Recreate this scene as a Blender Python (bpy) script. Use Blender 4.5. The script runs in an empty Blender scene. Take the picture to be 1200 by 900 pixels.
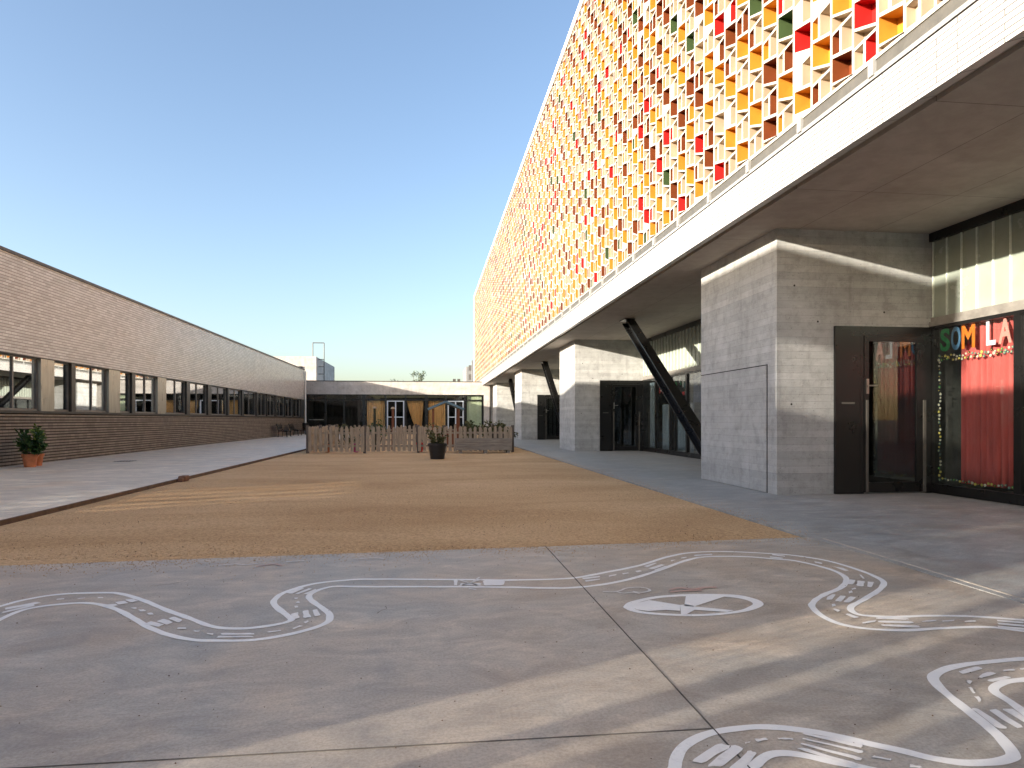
import bpy, math, random
from mathutils import Vector, Matrix, noise
R = math.radians
rng = random.Random(11)
S = bpy.context.scene
COL = S.collection
# ---------------------------------------------------------------- helpers
class MB:
    """collects faces in world coordinates and links them as one mesh object"""
    def __init__(s): s.v = []; s.f = []; s.m = []
    def face(s, pts, m=0):
        n = len(s.v); s.v += [tuple(p) for p in pts]; s.f.append(tuple(range(n, n + len(pts)))); s.m.append(m)
    def box(s, x0, x1, y0, y1, z0, z1, m=0):
        n = len(s.v)
        s.v += [(x, y, z) for z in (z0, z1) for y in (y0, y1) for x in (x0, x1)]
        for q in ((0,2,3,1),(4,5,7,6),(0,1,5,4),(2,6,7,3),(0,4,6,2),(1,3,7,5)):
            s.f.append(tuple(n + i for i in q)); s.m.append(m)
    def prism(s, poly, a0, a1, axis='z', m=0):
        """poly of 2-D points extruded along an axis"""
        def P(p, a):
            return {'z': (p[0], p[1], a), 'y': (p[0], a, p[1]), 'x': (a, p[0], p[1])}[axis]
        k = len(poly); n = len(s.v)
        s.v += [P(p, a0) for p in poly] + [P(p, a1) for p in poly]
        s.f.append(tuple(range(n, n + k))[::-1]); s.m.append(m)
        s.f.append(tuple(range(n + k, n + 2 * k))); s.m.append(m)
        for i in range(k):
            j = (i + 1) % k
            s.f.append((n + i, n + j, n + k + j, n + k + i)); s.m.append(m)
    def tube(s, p0, p1, r0, r1=None, n=10, m=0, cap=True):
        p0 = Vector(p0); p1 = Vector(p1); r1 = r0 if r1 is None else r1
        d = (p1 - p0).normalized(); u = d.orthogonal().normalized(); w = d.cross(u)
        b = len(s.v)
        for p, r in ((p0, r0), (p1, r1)):
            for i in range(n):
                a = 2 * math.pi * i / n
                s.v.append(tuple(p + (u * math.cos(a) + w * math.sin(a)) * r))
        for i in range(n):
            j = (i + 1) % n
            s.f.append((b + i, b + j, b + n + j, b + n + i)); s.m.append(m)
        if cap:
            s.f.append(tuple(b + i for i in range(n))[::-1]); s.m.append(m)
            s.f.append(tuple(b + n + i for i in range(n))); s.m.append(m)
    def lathe(s, c, prof, n=24, m=0):
        b = len(s.v); k = len(prof)
        for r, z in prof:
            for i in range(n):
                a = 2 * math.pi * i / n
                s.v.append((c[0] + r * math.cos(a), c[1] + r * math.sin(a), c[2] + z))
        for q in range(k - 1):
            for i in range(n):
                j = (i + 1) % n
                s.f.append((b + q*n + i, b + q*n + j, b + (q+1)*n + j, b + (q+1)*n + i)); s.m.append(m)
    def beam(s, p0, p1, w, h, m=0, up=(0, 0, 1)):
        p0 = Vector(p0); p1 = Vector(p1); d = (p1 - p0).normalized()
        a = d.cross(Vector(up)).normalized(); b = a.cross(d).normalized()
        n = len(s.v)
        for p in (p0, p1):
            for i, j in ((-1,-1),(1,-1),(1,1),(-1,1)):
                s.v.append(tuple(p + a * (i*w/2) + b * (j*h/2)))
        for q in ((3,2,1,0),(4,5,6,7),(0,1,5,4),(1,2,6,5),(2,3,7,6),(3,0,4,7)):
            s.f.append(tuple(n + i for i in q)); s.m.append(m)
    def build(s, name, mats, parent=None, smooth=False, bevel=0):
        me = bpy.data.meshes.new(name)
        off = wloc(parent)
        me.from_pydata([(v[0]-off.x, v[1]-off.y, v[2]-off.z) for v in s.v], [], s.f)
        if not isinstance(mats, (list, tuple)): mats = [mats]
        for m in mats: me.materials.append(m)
        me.polygons.foreach_set('material_index', s.m)
        if smooth: me.polygons.foreach_set('use_smooth', [True] * len(s.f))
        me.update()
        o = bpy.data.objects.new(name, me); COL.objects.link(o)
        if parent: o.parent = parent
        if bevel:
            b = o.modifiers.new('bevel', 'BEVEL'); b.width = bevel; b.segments = 2; b.limit_method = 'ANGLE'
        return o
def wloc(o):
    v = Vector((0, 0, 0))
    while o is not None:
        v += o.location; o = o.parent
    return v
def tag(o, label=None, cat=None, group=None, kind=None):
    if label: o['label'] = label
    if cat: o['category'] = cat
    if group: o['group'] = group
    if kind: o['kind'] = kind
    return o
def thing(name, loc, label, cat, group=None):
    o = bpy.data.objects.new(name, None); COL.objects.link(o); o.location = loc
    o.empty_display_size = .2
    return tag(o, label, cat, group)
def box(name, b, mat, parent=None, bevel=0):
    m = MB(); m.box(*b); return m.build(name, mat, parent, bevel=bevel)
# ---------------------------------------------------------------- materials
class N:
    """small wrapper for a node tree"""
    def __init__(s, name):
        s.mat = bpy.data.materials.new(name); s.mat.use_nodes = True
        s.t = s.mat.node_tree; s.b = s.t.nodes['Principled BSDF']; s.out = s.t.nodes['Material Output']
        s.co = s.t.nodes.new('ShaderNodeTexCoord').outputs['Object']
    def new(s, k, **kw):
        n = s.t.nodes.new(k)
        for a, v in kw.items(): setattr(n, a, v)
        return n
    def link(s, a, b): s.t.links.new(a, b)
    def setv(s, sock, v):
        if isinstance(v, bpy.types.NodeSocket): s.link(v, sock)
        else:
            if isinstance(v, (tuple, list)) and len(v) == 3 and sock.type == 'RGBA': v = (*v, 1)
            sock.default_value = v
    def math(s, op, a, b=0.0, c=None):
        n = s.new('ShaderNodeMath', operation=op); s.setv(n.inputs[0], a); s.setv(n.inputs[1], b)
        if c is not None: s.setv(n.inputs[2], c)
        return n.outputs[0]
    def sep(s, v=None):
        n = s.new('ShaderNodeSeparateXYZ'); s.link(v or s.co, n.inputs[0]); return n.outputs
    def comb(s, x, y, z):
        n = s.new('ShaderNodeCombineXYZ')
        for i, q in enumerate((x, y, z)): s.setv(n.inputs[i], q)
        return n.outputs[0]
    def scale(s, v, sc):
        n = s.new('ShaderNodeVectorMath', operation='MULTIPLY'); s.setv(n.inputs[0], v); n.inputs[1].default_value = sc; return n.outputs[0]
    def noise(s, sc, det=4, rough=.55, v=None, dist=0):
        n = s.new('ShaderNodeTexNoise'); s.link(v or s.co, n.inputs['Vector'])
        n.inputs['Scale'].default_value = sc; n.inputs['Detail'].default_value = det; n.inputs['Roughness'].default_value = rough
        n.inputs['Distortion'].default_value = dist
        return n.outputs['Fac']
    def ramp(s, f, stops):
        n = s.new('ShaderNodeValToRGB'); s.link(f, n.inputs[0]); e = n.color_ramp.elements
        while len(e) < len(stops): e.new(.5)
        for q, (p, c) in zip(e, stops):
            q.position = p; q.color = (c, c, c, 1) if not isinstance(c, (tuple, list)) else (*c, 1)
        return n.outputs[0]
    def mix(s, f, a, b, mode='MIX'):
        n = s.new('ShaderNodeMix', data_type='RGBA', blend_type=mode)
        s.setv(n.inputs[0], f); s.setv(n.inputs[6], a); s.setv(n.inputs[7], b); return n.outputs[2]
    def bump(s, h, st=.3, d=.01):
        n = s.new('ShaderNodeBump'); n.inputs['Strength'].default_value = st; n.inputs['Distance'].default_value = d
        s.link(h, n.inputs['Height']); s.link(n.outputs[0], s.b.inputs['Normal'])
    def fin(s, col=None, rough=None, metal=None, spec=None):
        for k, v in (('Base Color', col), ('Roughness', rough), ('Metallic', metal), ('Specular IOR Level', spec)):
            if v is not None: s.setv(s.b.inputs[k], v)
        return s.mat
def vary(c, d): return tuple(max(0, x * d) for x in c)
def simple(name, c, rough=.6, metal=0, amt=.25, sc=6, bump=0, bsc=60, spec=None):
    n = N(name)
    col = n.ramp(n.noise(sc, 5), [(.3, vary(c, 1 - amt)), (.7, vary(c, 1 + amt))])
    if bump: n.bump(n.noise(bsc, 3), bump, .01)
    rr = n.ramp(n.noise(sc * 2.3, 3), [(.3, max(0, rough - .08)), (.7, min(1, rough + .08))])
    return n.fin(col, rr, metal, spec)

def m_pavement(name, base, warm, sc=1.0):
    n = N(name)
    big = n.noise(.55 * sc, 6, .6, dist=.6)
    mid = n.noise(2.6 * sc, 7, .68, v=n.scale(n.co, (.85, 1.25, 1)), dist=.8)
    fine = n.noise(70, 4, .75)
    c = n.mix(n.ramp(big, [(.36, 0), (.64, 1)]), base, warm)
    c = n.mix(n.ramp(mid, [(.30, 1), (.62, 0)]), c, n.mix(1, c, (.62, .61, .61), 'MULTIPLY'))
    swirl = n.noise(1.3 * sc, 8, .72, v=n.scale(n.co, (.75, 1.5, 1)), dist=2.2)
    c = n.mix(n.ramp(swirl, [(.50, 0), (.68, .8)]), c, n.mix(1, c, (1.34, 1.31, 1.27), 'MULTIPLY'))
    c = n.mix(n.ramp(fine, [(.38, .55), (.6, 0)]), c, n.mix(1, c, (.58, .56, .54), 'MULTIPLY'))
    wipe = n.noise(3.2 * sc, 6, .72, v=n.scale(n.new('ShaderNodeVectorRotate', rotation_type='Z_AXIS').outputs[0], (.5, 2.2, 1)), dist=.9)
    n.link(n.co, wipe.node.inputs['Vector'].links[0].from_node.inputs[0].links[0].from_node.inputs['Vector'])
    wipe.node.inputs['Vector'].links[0].from_node.inputs[0].links[0].from_node.inputs['Angle'].default_value = R(-28)
    c = n.mix(n.ramp(wipe, [(.54, 0), (.72, .7)]), c, n.mix(1, c, (1.30, 1.27, 1.22), 'MULTIPLY'))
    c = n.mix(n.ramp(n.noise(.9 * sc, 3, .5), [(.56, 0), (.72, .5)]), c, n.mix(1, c, (1.05, .90, .76), 'MULTIPLY'))
    spots = n.new('ShaderNodeTexVoronoi'); n.link(n.co, spots.inputs['Vector']); spots.inputs['Scale'].default_value = 5.5
    sm = n.ramp(spots.outputs['Distance'], [(.02, .75), (.055, 0)])
    c = n.mix(n.math('MULTIPLY', sm, n.ramp(n.noise(1.7, 2), [(.52, 0), (.6, 1)])), c, (.10, .085, .07))
    n.bump(n.math('ADD', n.math('MULTIPLY', n.noise(120, 4, .7), .4), n.math('MULTIPLY', mid, .8)), .35, .006)
    return n.fin(c, n.ramp(mid, [(.3, .42), (.7, .68)]), None, .4)

def m_sand():
    n = N('sand')
    a = n.noise(.5, 6, .6, v=n.scale(n.co, (.45, 1.25, 1)), dist=.7); f = n.noise(34, 6, .8); g = n.noise(150, 3, .7)
    c = n.ramp(a, [(.28, (.56, .355, .18)), (.5, (.67, .445, .24)), (.70, (.78, .54, .31))])
    c = n.mix(n.ramp(f, [(.38, .8), (.58, 0)]), c, n.mix(1, c, (.5, .44, .38), 'MULTIPLY'))
    c = n.mix(n.ramp(g, [(.55, 0), (.75, .5)]), c, (.58, .42, .25))
    n.bump(n.math('ADD', n.math('MULTIPLY', f, .7), n.math('MULTIPLY', g, .5)), .9, .014)
    return n.fin(c, .95, None, .15)

def m_boards(name, c1, c2, h=.115, sheen=.7):
    """board-marked concrete: narrow horizontal boards of slightly different grey"""
    n = N(name); x, y, z = n.sep()
    v = n.comb(n.math('ADD', x, y), z, 0.0)
    b = n.new('ShaderNodeTexBrick'); n.link(v, b.inputs['Vector'])
    b.inputs['Color1'].default_value = (0, 0, 0, 1); b.inputs['Color2'].default_value = (1, 1, 1, 1); b.inputs['Mortar'].default_value = (.25, .25, .25, 1)
    b.inputs['Scale'].default_value = 1; b.inputs['Mortar Size'].default_value = .003; b.inputs['Mortar Smooth'].default_value = .4
    b.inputs['Brick Width'].default_value = 3.7; b.inputs['Row Height'].default_value = h; b.offset = .37
    grain = n.noise(7, 7, .7, v=n.scale(v, (.35, 7, 1)))
    cloud = n.noise(1.1, 6, .65)
    c = n.mix(n.math('MULTIPLY_ADD', b.outputs['Color'], .42, n.math('MULTIPLY', grain, .58)), c1, c2)
    c = n.mix(n.ramp(cloud, [(.33, .75), (.66, 0)]), c, n.mix(1, c, (.66, .65, .64), 'MULTIPLY'))
    c = n.mix(n.ramp(n.noise(2.1, 6, .7, v=n.scale(v, (.7, 2.4, 1))), [(.58, 0), (.74, .5)]), c, n.mix(1, c, (1.35, 1.34, 1.32), 'MULTIPLY'))
    drip = n.noise(2.2, 5, .7, v=n.scale(v, (2.6, .22, 1)))
    c = n.mix(n.ramp(drip, [(.52, 0), (.70, .55)]), c, n.mix(1, c, (.70, .69, .68), 'MULTIPLY'))
    blot = n.noise(4.5, 7, .75)
    c = n.mix(n.ramp(blot, [(.36, .65), (.52, 0)]), c, n.mix(1, c, (.68, .67, .66), 'MULTIPLY'))
    c = n.mix(n.math('MULTIPLY', b.outputs['Fac'], .3), c, vary(c1, .6))
    pit = n.noise(38, 4, .7)
    c = n.mix(n.ramp(pit, [(.30, .8), (.38, 0)]), c, vary(c1, .4))
    hgt = n.math('ADD', n.math('MULTIPLY', grain, .5), n.math('ADD', n.math('MULTIPLY', b.outputs['Color'], .5), n.math('MULTIPLY', b.outputs['Fac'], -1.0)))
    n.bump(n.math('ADD', hgt, n.math('MULTIPLY', n.ramp(pit, [(.3, 0), (.4, 1)]), .4)), .5, .008)
    return n.fin(c, sheen, None, .35)

def m_soffit(name, c1, c2):
    n = N(name); x, y, z = n.sep(); v = n.comb(y, x, 0.0)
    b = n.new('ShaderNodeTexBrick'); n.link(v, b.inputs['Vector'])
    for k, q in (('Color1', c1), ('Color2', c2), ('Mortar', vary(c1, .5))): b.inputs[k].default_value = (*q, 1)
    b.inputs['Scale'].default_value = 1; b.inputs['Mortar Size'].default_value = .006; b.inputs['Brick Width'].default_value = 2.5; b.inputs['Row Height'].default_value = 1.25; b.offset = .0
    c = n.mix(n.ramp(n.noise(.7, 6, .65, dist=1), [(.35, .7), (.65, 0)]), b.outputs['Color'], n.mix(1, b.outputs['Color'], (.78, .75, .73), 'MULTIPLY'))
    c = n.mix(n.ramp(n.noise(5, 6, .7), [(.4, .4), (.6, 0)]), c, n.mix(1, c, (.75, .73, .7), 'MULTIPLY'))
    n.bump(n.noise(30, 5, .7), .3, .006)
    return n.fin(c, .75, None, .3)
def m_brick(name, c1, c2, mortar, w=.24, h=.08, ms=.012, rough=.45, extra=None):
    n = N(name); x, y, z = n.sep()
    v = n.comb(n.math('ADD', x, y), z, 0.0)
    b = n.new('ShaderNodeTexBrick'); n.link(v, b.inputs['Vector'])
    for k, q in (('Color1', c1), ('Color2', c2), ('Mortar', mortar)): b.inputs[k].default_value = (*q, 1)
    b.inputs['Scale'].default_value = 1; b.inputs['Mortar Size'].default_value = ms; b.inputs['Mortar Smooth'].default_value = .25
    b.inputs['Brick Width'].default_value = w; b.inputs['Row Height'].default_value = h
    c = b.outputs['Color']
    if extra:
        fz = n.math('ABSOLUTE', n.math('SUBTRACT', n.math('FRACT', n.math('DIVIDE', z, h)), .5))
        c = n.mix(n.ramp(fz, [(.36, 0), (.44, 1)]), c, extra)
    c = n.mix(n.ramp(n.noise(.8, 5, .6), [(.35, .5), (.65, 0)]), c, n.mix(1, c, (.86, .85, .84), 'MULTIPLY'))
    c = n.mix(n.ramp(n.noise(26, 3), [(.4, .35), (.6, 0)]), c, n.mix(1, c, (.8, .79, .78), 'MULTIPLY'))
    n.bump(n.math('MULTIPLY_ADD', b.outputs['Fac'], -1.0, n.math('MULTIPLY', n.noise(40, 3), .25)), .7, .012)
    rr = n.math('MULTIPLY_ADD', b.outputs['Fac'], .4, rough)
    return n.fin(c, rr, None, .5)

def m_glass(name, tint=(.86, .9, .88), base=.07, mx=1.0):
    n = N(name); t = n.t; t.nodes.remove(n.b)
    lw = n.new('ShaderNodeLayerWeight'); lw.inputs['Blend'].default_value = .5
    fr = n.math('POWER', lw.outputs['Facing'], 3.6)
    tr = n.new('ShaderNodeBsdfTransparent'); tr.inputs['Color'].default_value = (*tint, 1)
    gl = n.new('ShaderNodeBsdfGlossy'); gl.inputs['Roughness'].default_value = .01; gl.inputs['Color'].default_value = (.95, .97, 1, 1)
    bp = n.new('ShaderNodeBump'); bp.inputs['Strength'].default_value = .02; bp.inputs['Distance'].default_value = .02
    n.link(n.noise(.8, 2), bp.inputs['Height']); n.link(bp.outputs[0], gl.inputs['Normal'])
    mx_ = n.new('ShaderNodeMixShader')
    f = n.math('MINIMUM', n.math('MULTIPLY_ADD', fr, 1.0 - base, base), mx)
    n.link(f, mx_.inputs[0]); n.link(tr.outputs[0], mx_.inputs[1]); n.link(gl.outputs[0], mx_.inputs[2])
    n.link(mx_.outputs[0], n.out.inputs['Surface'])
    return n.mat

def m_glaze(name, c, amt=.12):
    n = N(name)
    col = n.ramp(n.noise(2.7, 3), [(.3, vary(c, 1 - amt)), (.7, vary(c, 1 + amt))])
    return n.fin(col, .28, None, .5)

def m_paint_road(name, c, wear=.5, edge=.06):
    n = N(name)
    f = n.noise(30, 6, .75); g = n.noise(4.5, 4, .6)
    k = n.math('MULTIPLY', n.ramp(f, [(.42 - edge, 1), (.42 + edge, 0)]), n.ramp(g, [(.42, 0), (.62, wear)]))
    col = n.mix(k, n.ramp(g, [(.3, vary(c, .9)), (.7, c)]), (.38, .35, .32))
    return n.fin(col, .6, None, .4)

def m_wood(name, c, sc=1.0, axis=2):
    n = N(name); s = [9, 9, 9]; s[axis] = .8
    g = n.noise(3 * sc, 6, .7, v=n.scale(n.co, tuple(s)), dist=.4)
    p = n.noise(1.2, 3)
    col = n.ramp(g, [(.25, vary(c, .55)), (.5, c), (.75, vary(c, 1.35))])
    col = n.mix(n.ramp(p, [(.4, .4), (.6, 0)]), col, n.mix(1, col, (.7, .7, .72), 'MULTIPLY'))
    n.bump(g, .4, .008)
    return n.fin(col, .8, None, .3)
def m_steel(name, c):
    n = N(name); g = n.noise(5, 3, .6, v=n.scale(n.co, (3, 3, .25)))
    return n.fin(n.ramp(g, [(.3, vary(c, .8)), (.7, vary(c, 1.2))]), n.ramp(g, [(.3, .25), (.7, .42)]), 1)
def m_cloth(name, c, rough=.85):
    n = N(name)
    col = n.ramp(n.noise(3, 4, v=n.scale(n.co, (4, 4, .5))), [(.3, vary(c, .82)), (.7, vary(c, 1.15))])
    n.bump(n.noise(220, 2), .2, .003)
    return n.fin(col, rough, None, .2)
def m_leaf(name, c):
    n = N(name)
    i = n.new('ShaderNodeNewGeometry').outputs['Random Per Island']
    col = n.ramp(i, [(0, vary(c, .55)), (.5, c), (1, (c[0]*1.9, c[1]*1.5, c[2]*1.2))])
    n.b.inputs['Transmission Weight'].default_value = 0
    return n.fin(col, .5, None, .4)

M = dict(
    pavement=m_pavement('worn_concrete', (.46, .435, .39), (.56, .465, .365)),
    path=m_pavement('pale_concrete', (.74, .67, .55), (.78, .71, .59), .7),
    rpath=m_pavement('grey_concrete', (.40, .40, .375), (.45, .44, .41), .9),
    sand=m_sand(), earth=simple('earth', (.22, .17, .12), .95, bump=.5),
    boards=m_boards('board_marked_concrete', (.35, .36, .355), (.585, .59, .575)),
    parapet=m_boards('parapet_concrete', (.46, .43, .395), (.66, .63, .59), .3),
    soffit=m_soffit('soffit_concrete', (.44, .40, .36), (.47, .43, .39)),
    brick_dark=m_brick('dark_brown_brick', (.20, .16, .125), (.30, .245, .195), (.10, .08, .06), .24, .162, .004, .5),
    brick_light=m_brick('glazed_grey_brown_brick', (.60, .58, .535), (.80, .78, .73), (.51, .485, .44), .24, .08, .008, .2, (.27, .225, .19)),
    brick_white=m_brick('white_glazed_brick', (.50, .49, .465), (.56, .545, .52), (.13, .125, .12), .5, .058, .007, .3),
    ceramic=m_glaze('white_ceramic', (.49, .465, .41), .07), cream=m_glaze('cream_ceramic', (.40, .315, .225), .12),
    yellow=m_glaze('amber_glaze', (.47, .215, .03)), brown=m_glaze('brown_glaze', (.17, .047, .017)),
    red=m_glaze('red_glaze', (.40, .02, .018)), green=m_glaze('green_glaze', (.055, .085, .035)),
    white=simple('white_render', (.80, .78, .74), .6, amt=.05), flash=simple('flashing', (.30, .30, .29), .5), whitemetal=simple('white_metal', (.78, .78, .76), .4, amt=.05),
    steel=m_steel('brushed_steel', (.36, .345, .31)), galv=simple('grey_gutter', (.095, .09, .078), .5, amt=.15),
    dark=simple('black_steel', (.006, .006, .006), .32, amt=.1, sc=1.2), grey_frame=simple('grey_frame', (.17, .16, .145), .4, amt=.2),
    coping=simple('dark_coping', (.085, .078, .07), .5), interior=simple('classroom_wall', (.20, .185, .16), .8, amt=.15),
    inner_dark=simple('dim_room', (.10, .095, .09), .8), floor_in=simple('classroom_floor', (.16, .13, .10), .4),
    glass=m_glass('window_glass'), fglass=m_glass('far_glass', (.9, .92, .9), .03), dglass=m_glass('door_glass', (.5, .52, .5), .10), mirror=m_glass('ribbon_glass', (.6, .65, .66), .42),
    uglass=simple('channel_glass', (.235, .265, .225), .22, amt=.18, sc=1.5, spec=.6), urib=simple('channel_glass_flange', (.55, .60, .53), .25, amt=.1),
    hatch=m_boards('hatch_concrete', (.36, .37, .365), (.56, .565, .555)),
    mortar=simple('dark_raked_mortar', (.032, .025, .02), .9), terracotta=simple('terracotta', (.46, .165, .075), .8, amt=.18, sc=9, bump=.2), soil=simple('soil', (.05, .035, .025), .95, bump=.6),
    blackpot=simple('black_plastic', (.012, .012, .014), .42, amt=.3), leaf=m_leaf('dark_leaf', (.035, .085, .022)), leaf4=m_leaf('bright_leaf', (.10, .17, .03)), leaf2=m_leaf('olive_leaf', (.085, .095, .035)),
    leaf3=m_leaf('tree_leaf', (.05, .075, .04)), stem=simple('stem', (.10, .08, .05), .8), bark=simple('bark', (.12, .09, .065), .9, bump=.5),
    picket=m_wood('weathered_picket', (.38, .30, .215)), plank=m_wood('weathered_plank', (.28, .245, .205), axis=0),
    post=m_wood('weathered_post', (.15, .12, .10)), redwood=m_wood('red_brown_wood', (.20, .075, .04)), darkwood=m_wood('green_black_wood', (.05, .055, .035)),
    tan=m_wood('pale_wood', (.52, .40, .27)), blueroof=m_wood('blue_grey_paint', (.14, .22, .27), axis=0),
    red_cloth=m_cloth('red_curtain', (.58, .115, .11)), ochre_cloth=m_cloth('ochre_curtain', (.90, .52, .22)), blue_cloth=m_cloth('pale_blue_curtain', (.36, .42, .52)),
    navy_cloth=m_cloth('navy_cloth', (.05, .07, .17)), paper=simple('paper', (.75, .73, .70), .8, amt=.06),
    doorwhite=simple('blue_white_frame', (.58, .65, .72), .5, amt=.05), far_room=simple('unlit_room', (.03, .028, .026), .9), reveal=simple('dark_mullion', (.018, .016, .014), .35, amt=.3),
    paint=m_paint_road('white_road_paint', (.88, .87, .84), .3), paint2=m_paint_road('white_bar_paint', (.84, .82, .79), .45, .1),
    chalk=m_paint_road('white_chalk', (.72, .70, .67), .6, .12), redchalk=m_paint_road('red_chalk', (.50, .33, .28), .7, .2),
    joint=simple('joint_gap', (.035, .03, .026), .9), crack=simple('fine_joint', (.13, .115, .10), .9), joint_pale=simple('pale_joint', (.50, .44, .36), .8, amt=.2), corten=simple('rusty_edging', (.13, .075, .045), .8, amt=.3),
    pink=simple('pink_plastic', (.55, .06, .22), .4), tower=simple('distant_grey', (.20, .205, .21), .8), lettergreen=simple('green_paper', (.02, .27, .09), .7, amt=.05),
    letterblue=simple('blue_paper', (.12, .27, .50), .7, amt=.05), letterorange=simple('orange_paper', (.80, .17, .012), .7, amt=.05),
    lettercoral=simple('coral_paper', (.85, .30, .27), .7, amt=.05), letterred=simple('red_paper', (.70, .05, .05), .7, amt=.05), letterpink=simple('pale_pink_paper', (.82, .66, .80), .7, amt=.05),
    yellowpaper=simple('yellow_paper', (.75, .6, .15), .7), bluepaper=simple('teal_paper', (.12, .25, .28), .7),
)
SKY_STRENGTH, SUN_STRENGTH, EXPOSURE, AIR, DUST, OZ = .125, 4.2, 1.8, .9, 2.0, 1.8
SKY_TINT = (1.02, .955, .94, 1)
# ---------------------------------------------------------------- light, sky, camera
SUN = Vector((-1, -.45, .2)).normalized()
w = bpy.data.worlds.new('World'); S.world = w; w.use_nodes = True
nt = w.node_tree; bg = nt.nodes['Background']
sk = nt.nodes.new('ShaderNodeTexSky'); sk.sky_type = 'NISHITA'; sk.sun_disc = False
sk.sun_elevation = math.asin(SUN.z); sk.sun_rotation = math.atan2(SUN.x, SUN.y) % (2 * math.pi)
sk.altitude = 0; sk.air_density = AIR; sk.dust_density = DUST; sk.ozone_density = OZ
tint = nt.nodes.new('ShaderNodeMix'); tint.data_type = 'RGBA'; tint.blend_type = 'MULTIPLY'; tint.inputs[0].default_value = 1; tint.inputs[7].default_value = SKY_TINT
nt.links.new(sk.outputs[0], tint.inputs[6]); nt.links.new(tint.outputs[2], bg.inputs[0]); bg.inputs[1].default_value = SKY_STRENGTH
ld = bpy.data.lights.new('sun', 'SUN'); ld.energy = SUN_STRENGTH; ld.angle = R(.53); ld.color = (1, .90, .76)
lo = bpy.data.objects.new('sun', ld); COL.objects.link(lo); lo.rotation_euler = SUN.to_track_quat('Z', 'Y').to_euler()
lo.location = (-20, -10, 30)
cd = bpy.data.cameras.new('camera'); cam = bpy.data.objects.new('camera', cd); COL.objects.link(cam); S.camera = cam
cd.lens = 24; cd.sensor_width = 36; cd.shift_y = .035; cd.clip_end = 5000; cd.clip_start = .05
cam.location = (0, 0, 1.2); cam.rotation_euler = (R(90), 0, -math.atan(97 / 800))
S.view_settings.view_transform = 'Standard'; S.view_settings.look = 'None'; S.view_settings.exposure = EXPOSURE; S.view_settings.gamma = 1
S.cycles.max_bounces = 8; S.cycles.diffuse_bounces = 4; S.cycles.glossy_bounces = 4; S.cycles.transparent_max_bounces = 12
S.cycles.caustics_reflective = False; S.cycles.caustics_refractive = False
# ---------------------------------------------------------------- the setting: ground
def edge(x): return 6.08 + .067 * (x + 3.5)          # near edge of the sand
def struct(o): return tag(o, kind='structure')
m = MB(); m.face([(-1500, -1500, -.3), (1500, -1500, -.3), (1500, 2500, -.3), (-1500, 2500, -.3)]); struct(m.build('ground', M['earth']))
m = MB(); m.prism([(-10.35, -14), (3.85, -14), (3.85, edge(3.85)), (-4.9, edge(-4.9)), (-10.35, edge(-4.9))], -.3, 0); struct(m.build('pavement', M['pavement']))
m = MB(); m.prism([(3.853, -14), (8.6, -14), (8.6, 60.2), (3.853, 60.2)], -.3, .004); struct(m.build('path', M['rpath']))
m = MB(); m.prism([(-10.6, edge(-4.9) + .003), (-4.96, edge(-4.9) + .003), (-4.96, 59.9), (-10.6, 59.9)], -.3, .03); struct(m.build('path', M['path']))
m = MB(); m.box(-4.957, -4.92, edge(-4.9) + .004, 59.9, -.3, .034); struct(m.build('kerb', M['corten']))
m = MB(); m.box(-4.92, -4.78, 14.15, 14.4, -.02, .09); m.box(-4.9, -4.80, 14.05, 14.2, -.02, .06)
tag(m.build('stone', simple('broken_brick', (.20, .10, .06), .9, bump=.5), bevel=.02), 'small broken brown brick lying on the rusty edge of the sand', 'stone')
# sand sheet with low ripples and ruts
m = MB(); nx, ny = 88, 150
ys = [0 + 53.5 * (j / ny) ** 1.6 for j in range(ny + 1)]
for j in range(ny + 1):
    for i in range(nx + 1):
        x = -4.89 + 8.73 * i / nx; y = edge(x) + .006 + ys[j]
        h = noise.noise((x * .35, y * .8, 0)) * .022 + noise.noise((x * 1.3, y * 2.1, 3)) * .012 + noise.noise((x * 4, y * 4, 7)) * .005
        e = min(1, min(i, nx - i) / 3, j / 2)
        m.v.append((x, y, -.02 + h * e))
for j in range(ny):
    for i in range(nx):
        a = j * (nx + 1) + i; m.f.append((a, a + 1, a + nx + 2, a + nx + 1)); m.m.append(0)
struct(m.build('sand', M['sand'], smooth=True))
m = MB(); m.box(-8.75, -8.3, 20.2, 20.7, .0, .034)
for k in range(6): m.box(-8.72 + .075 * k, -8.685 + .075 * k, 20.23, 20.67, .0345, .04)
tag(m.build('drain_cover', M['grey_frame']), 'small dark metal drain cover let into the pale walkway', 'drain cover')
# joints in the concrete
m = MB(); m.box(-10.3, 1.088, 2.536, 2.5395, -.02, .0035); struct(m.build('pavement_joint', M['crack']))
m = MB(); m.box(1.092, 1.098, -14, edge(1.1), -.02, .0025); struct(m.build('pavement_joint', simple('dusty_joint', (.075, .065, .055), .9)))
m = MB(); m.box(3.93, 3.955, -14, 6.45, -.02, .0065); struct(m.build('pavement_joint', M['joint_pale']))
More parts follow.
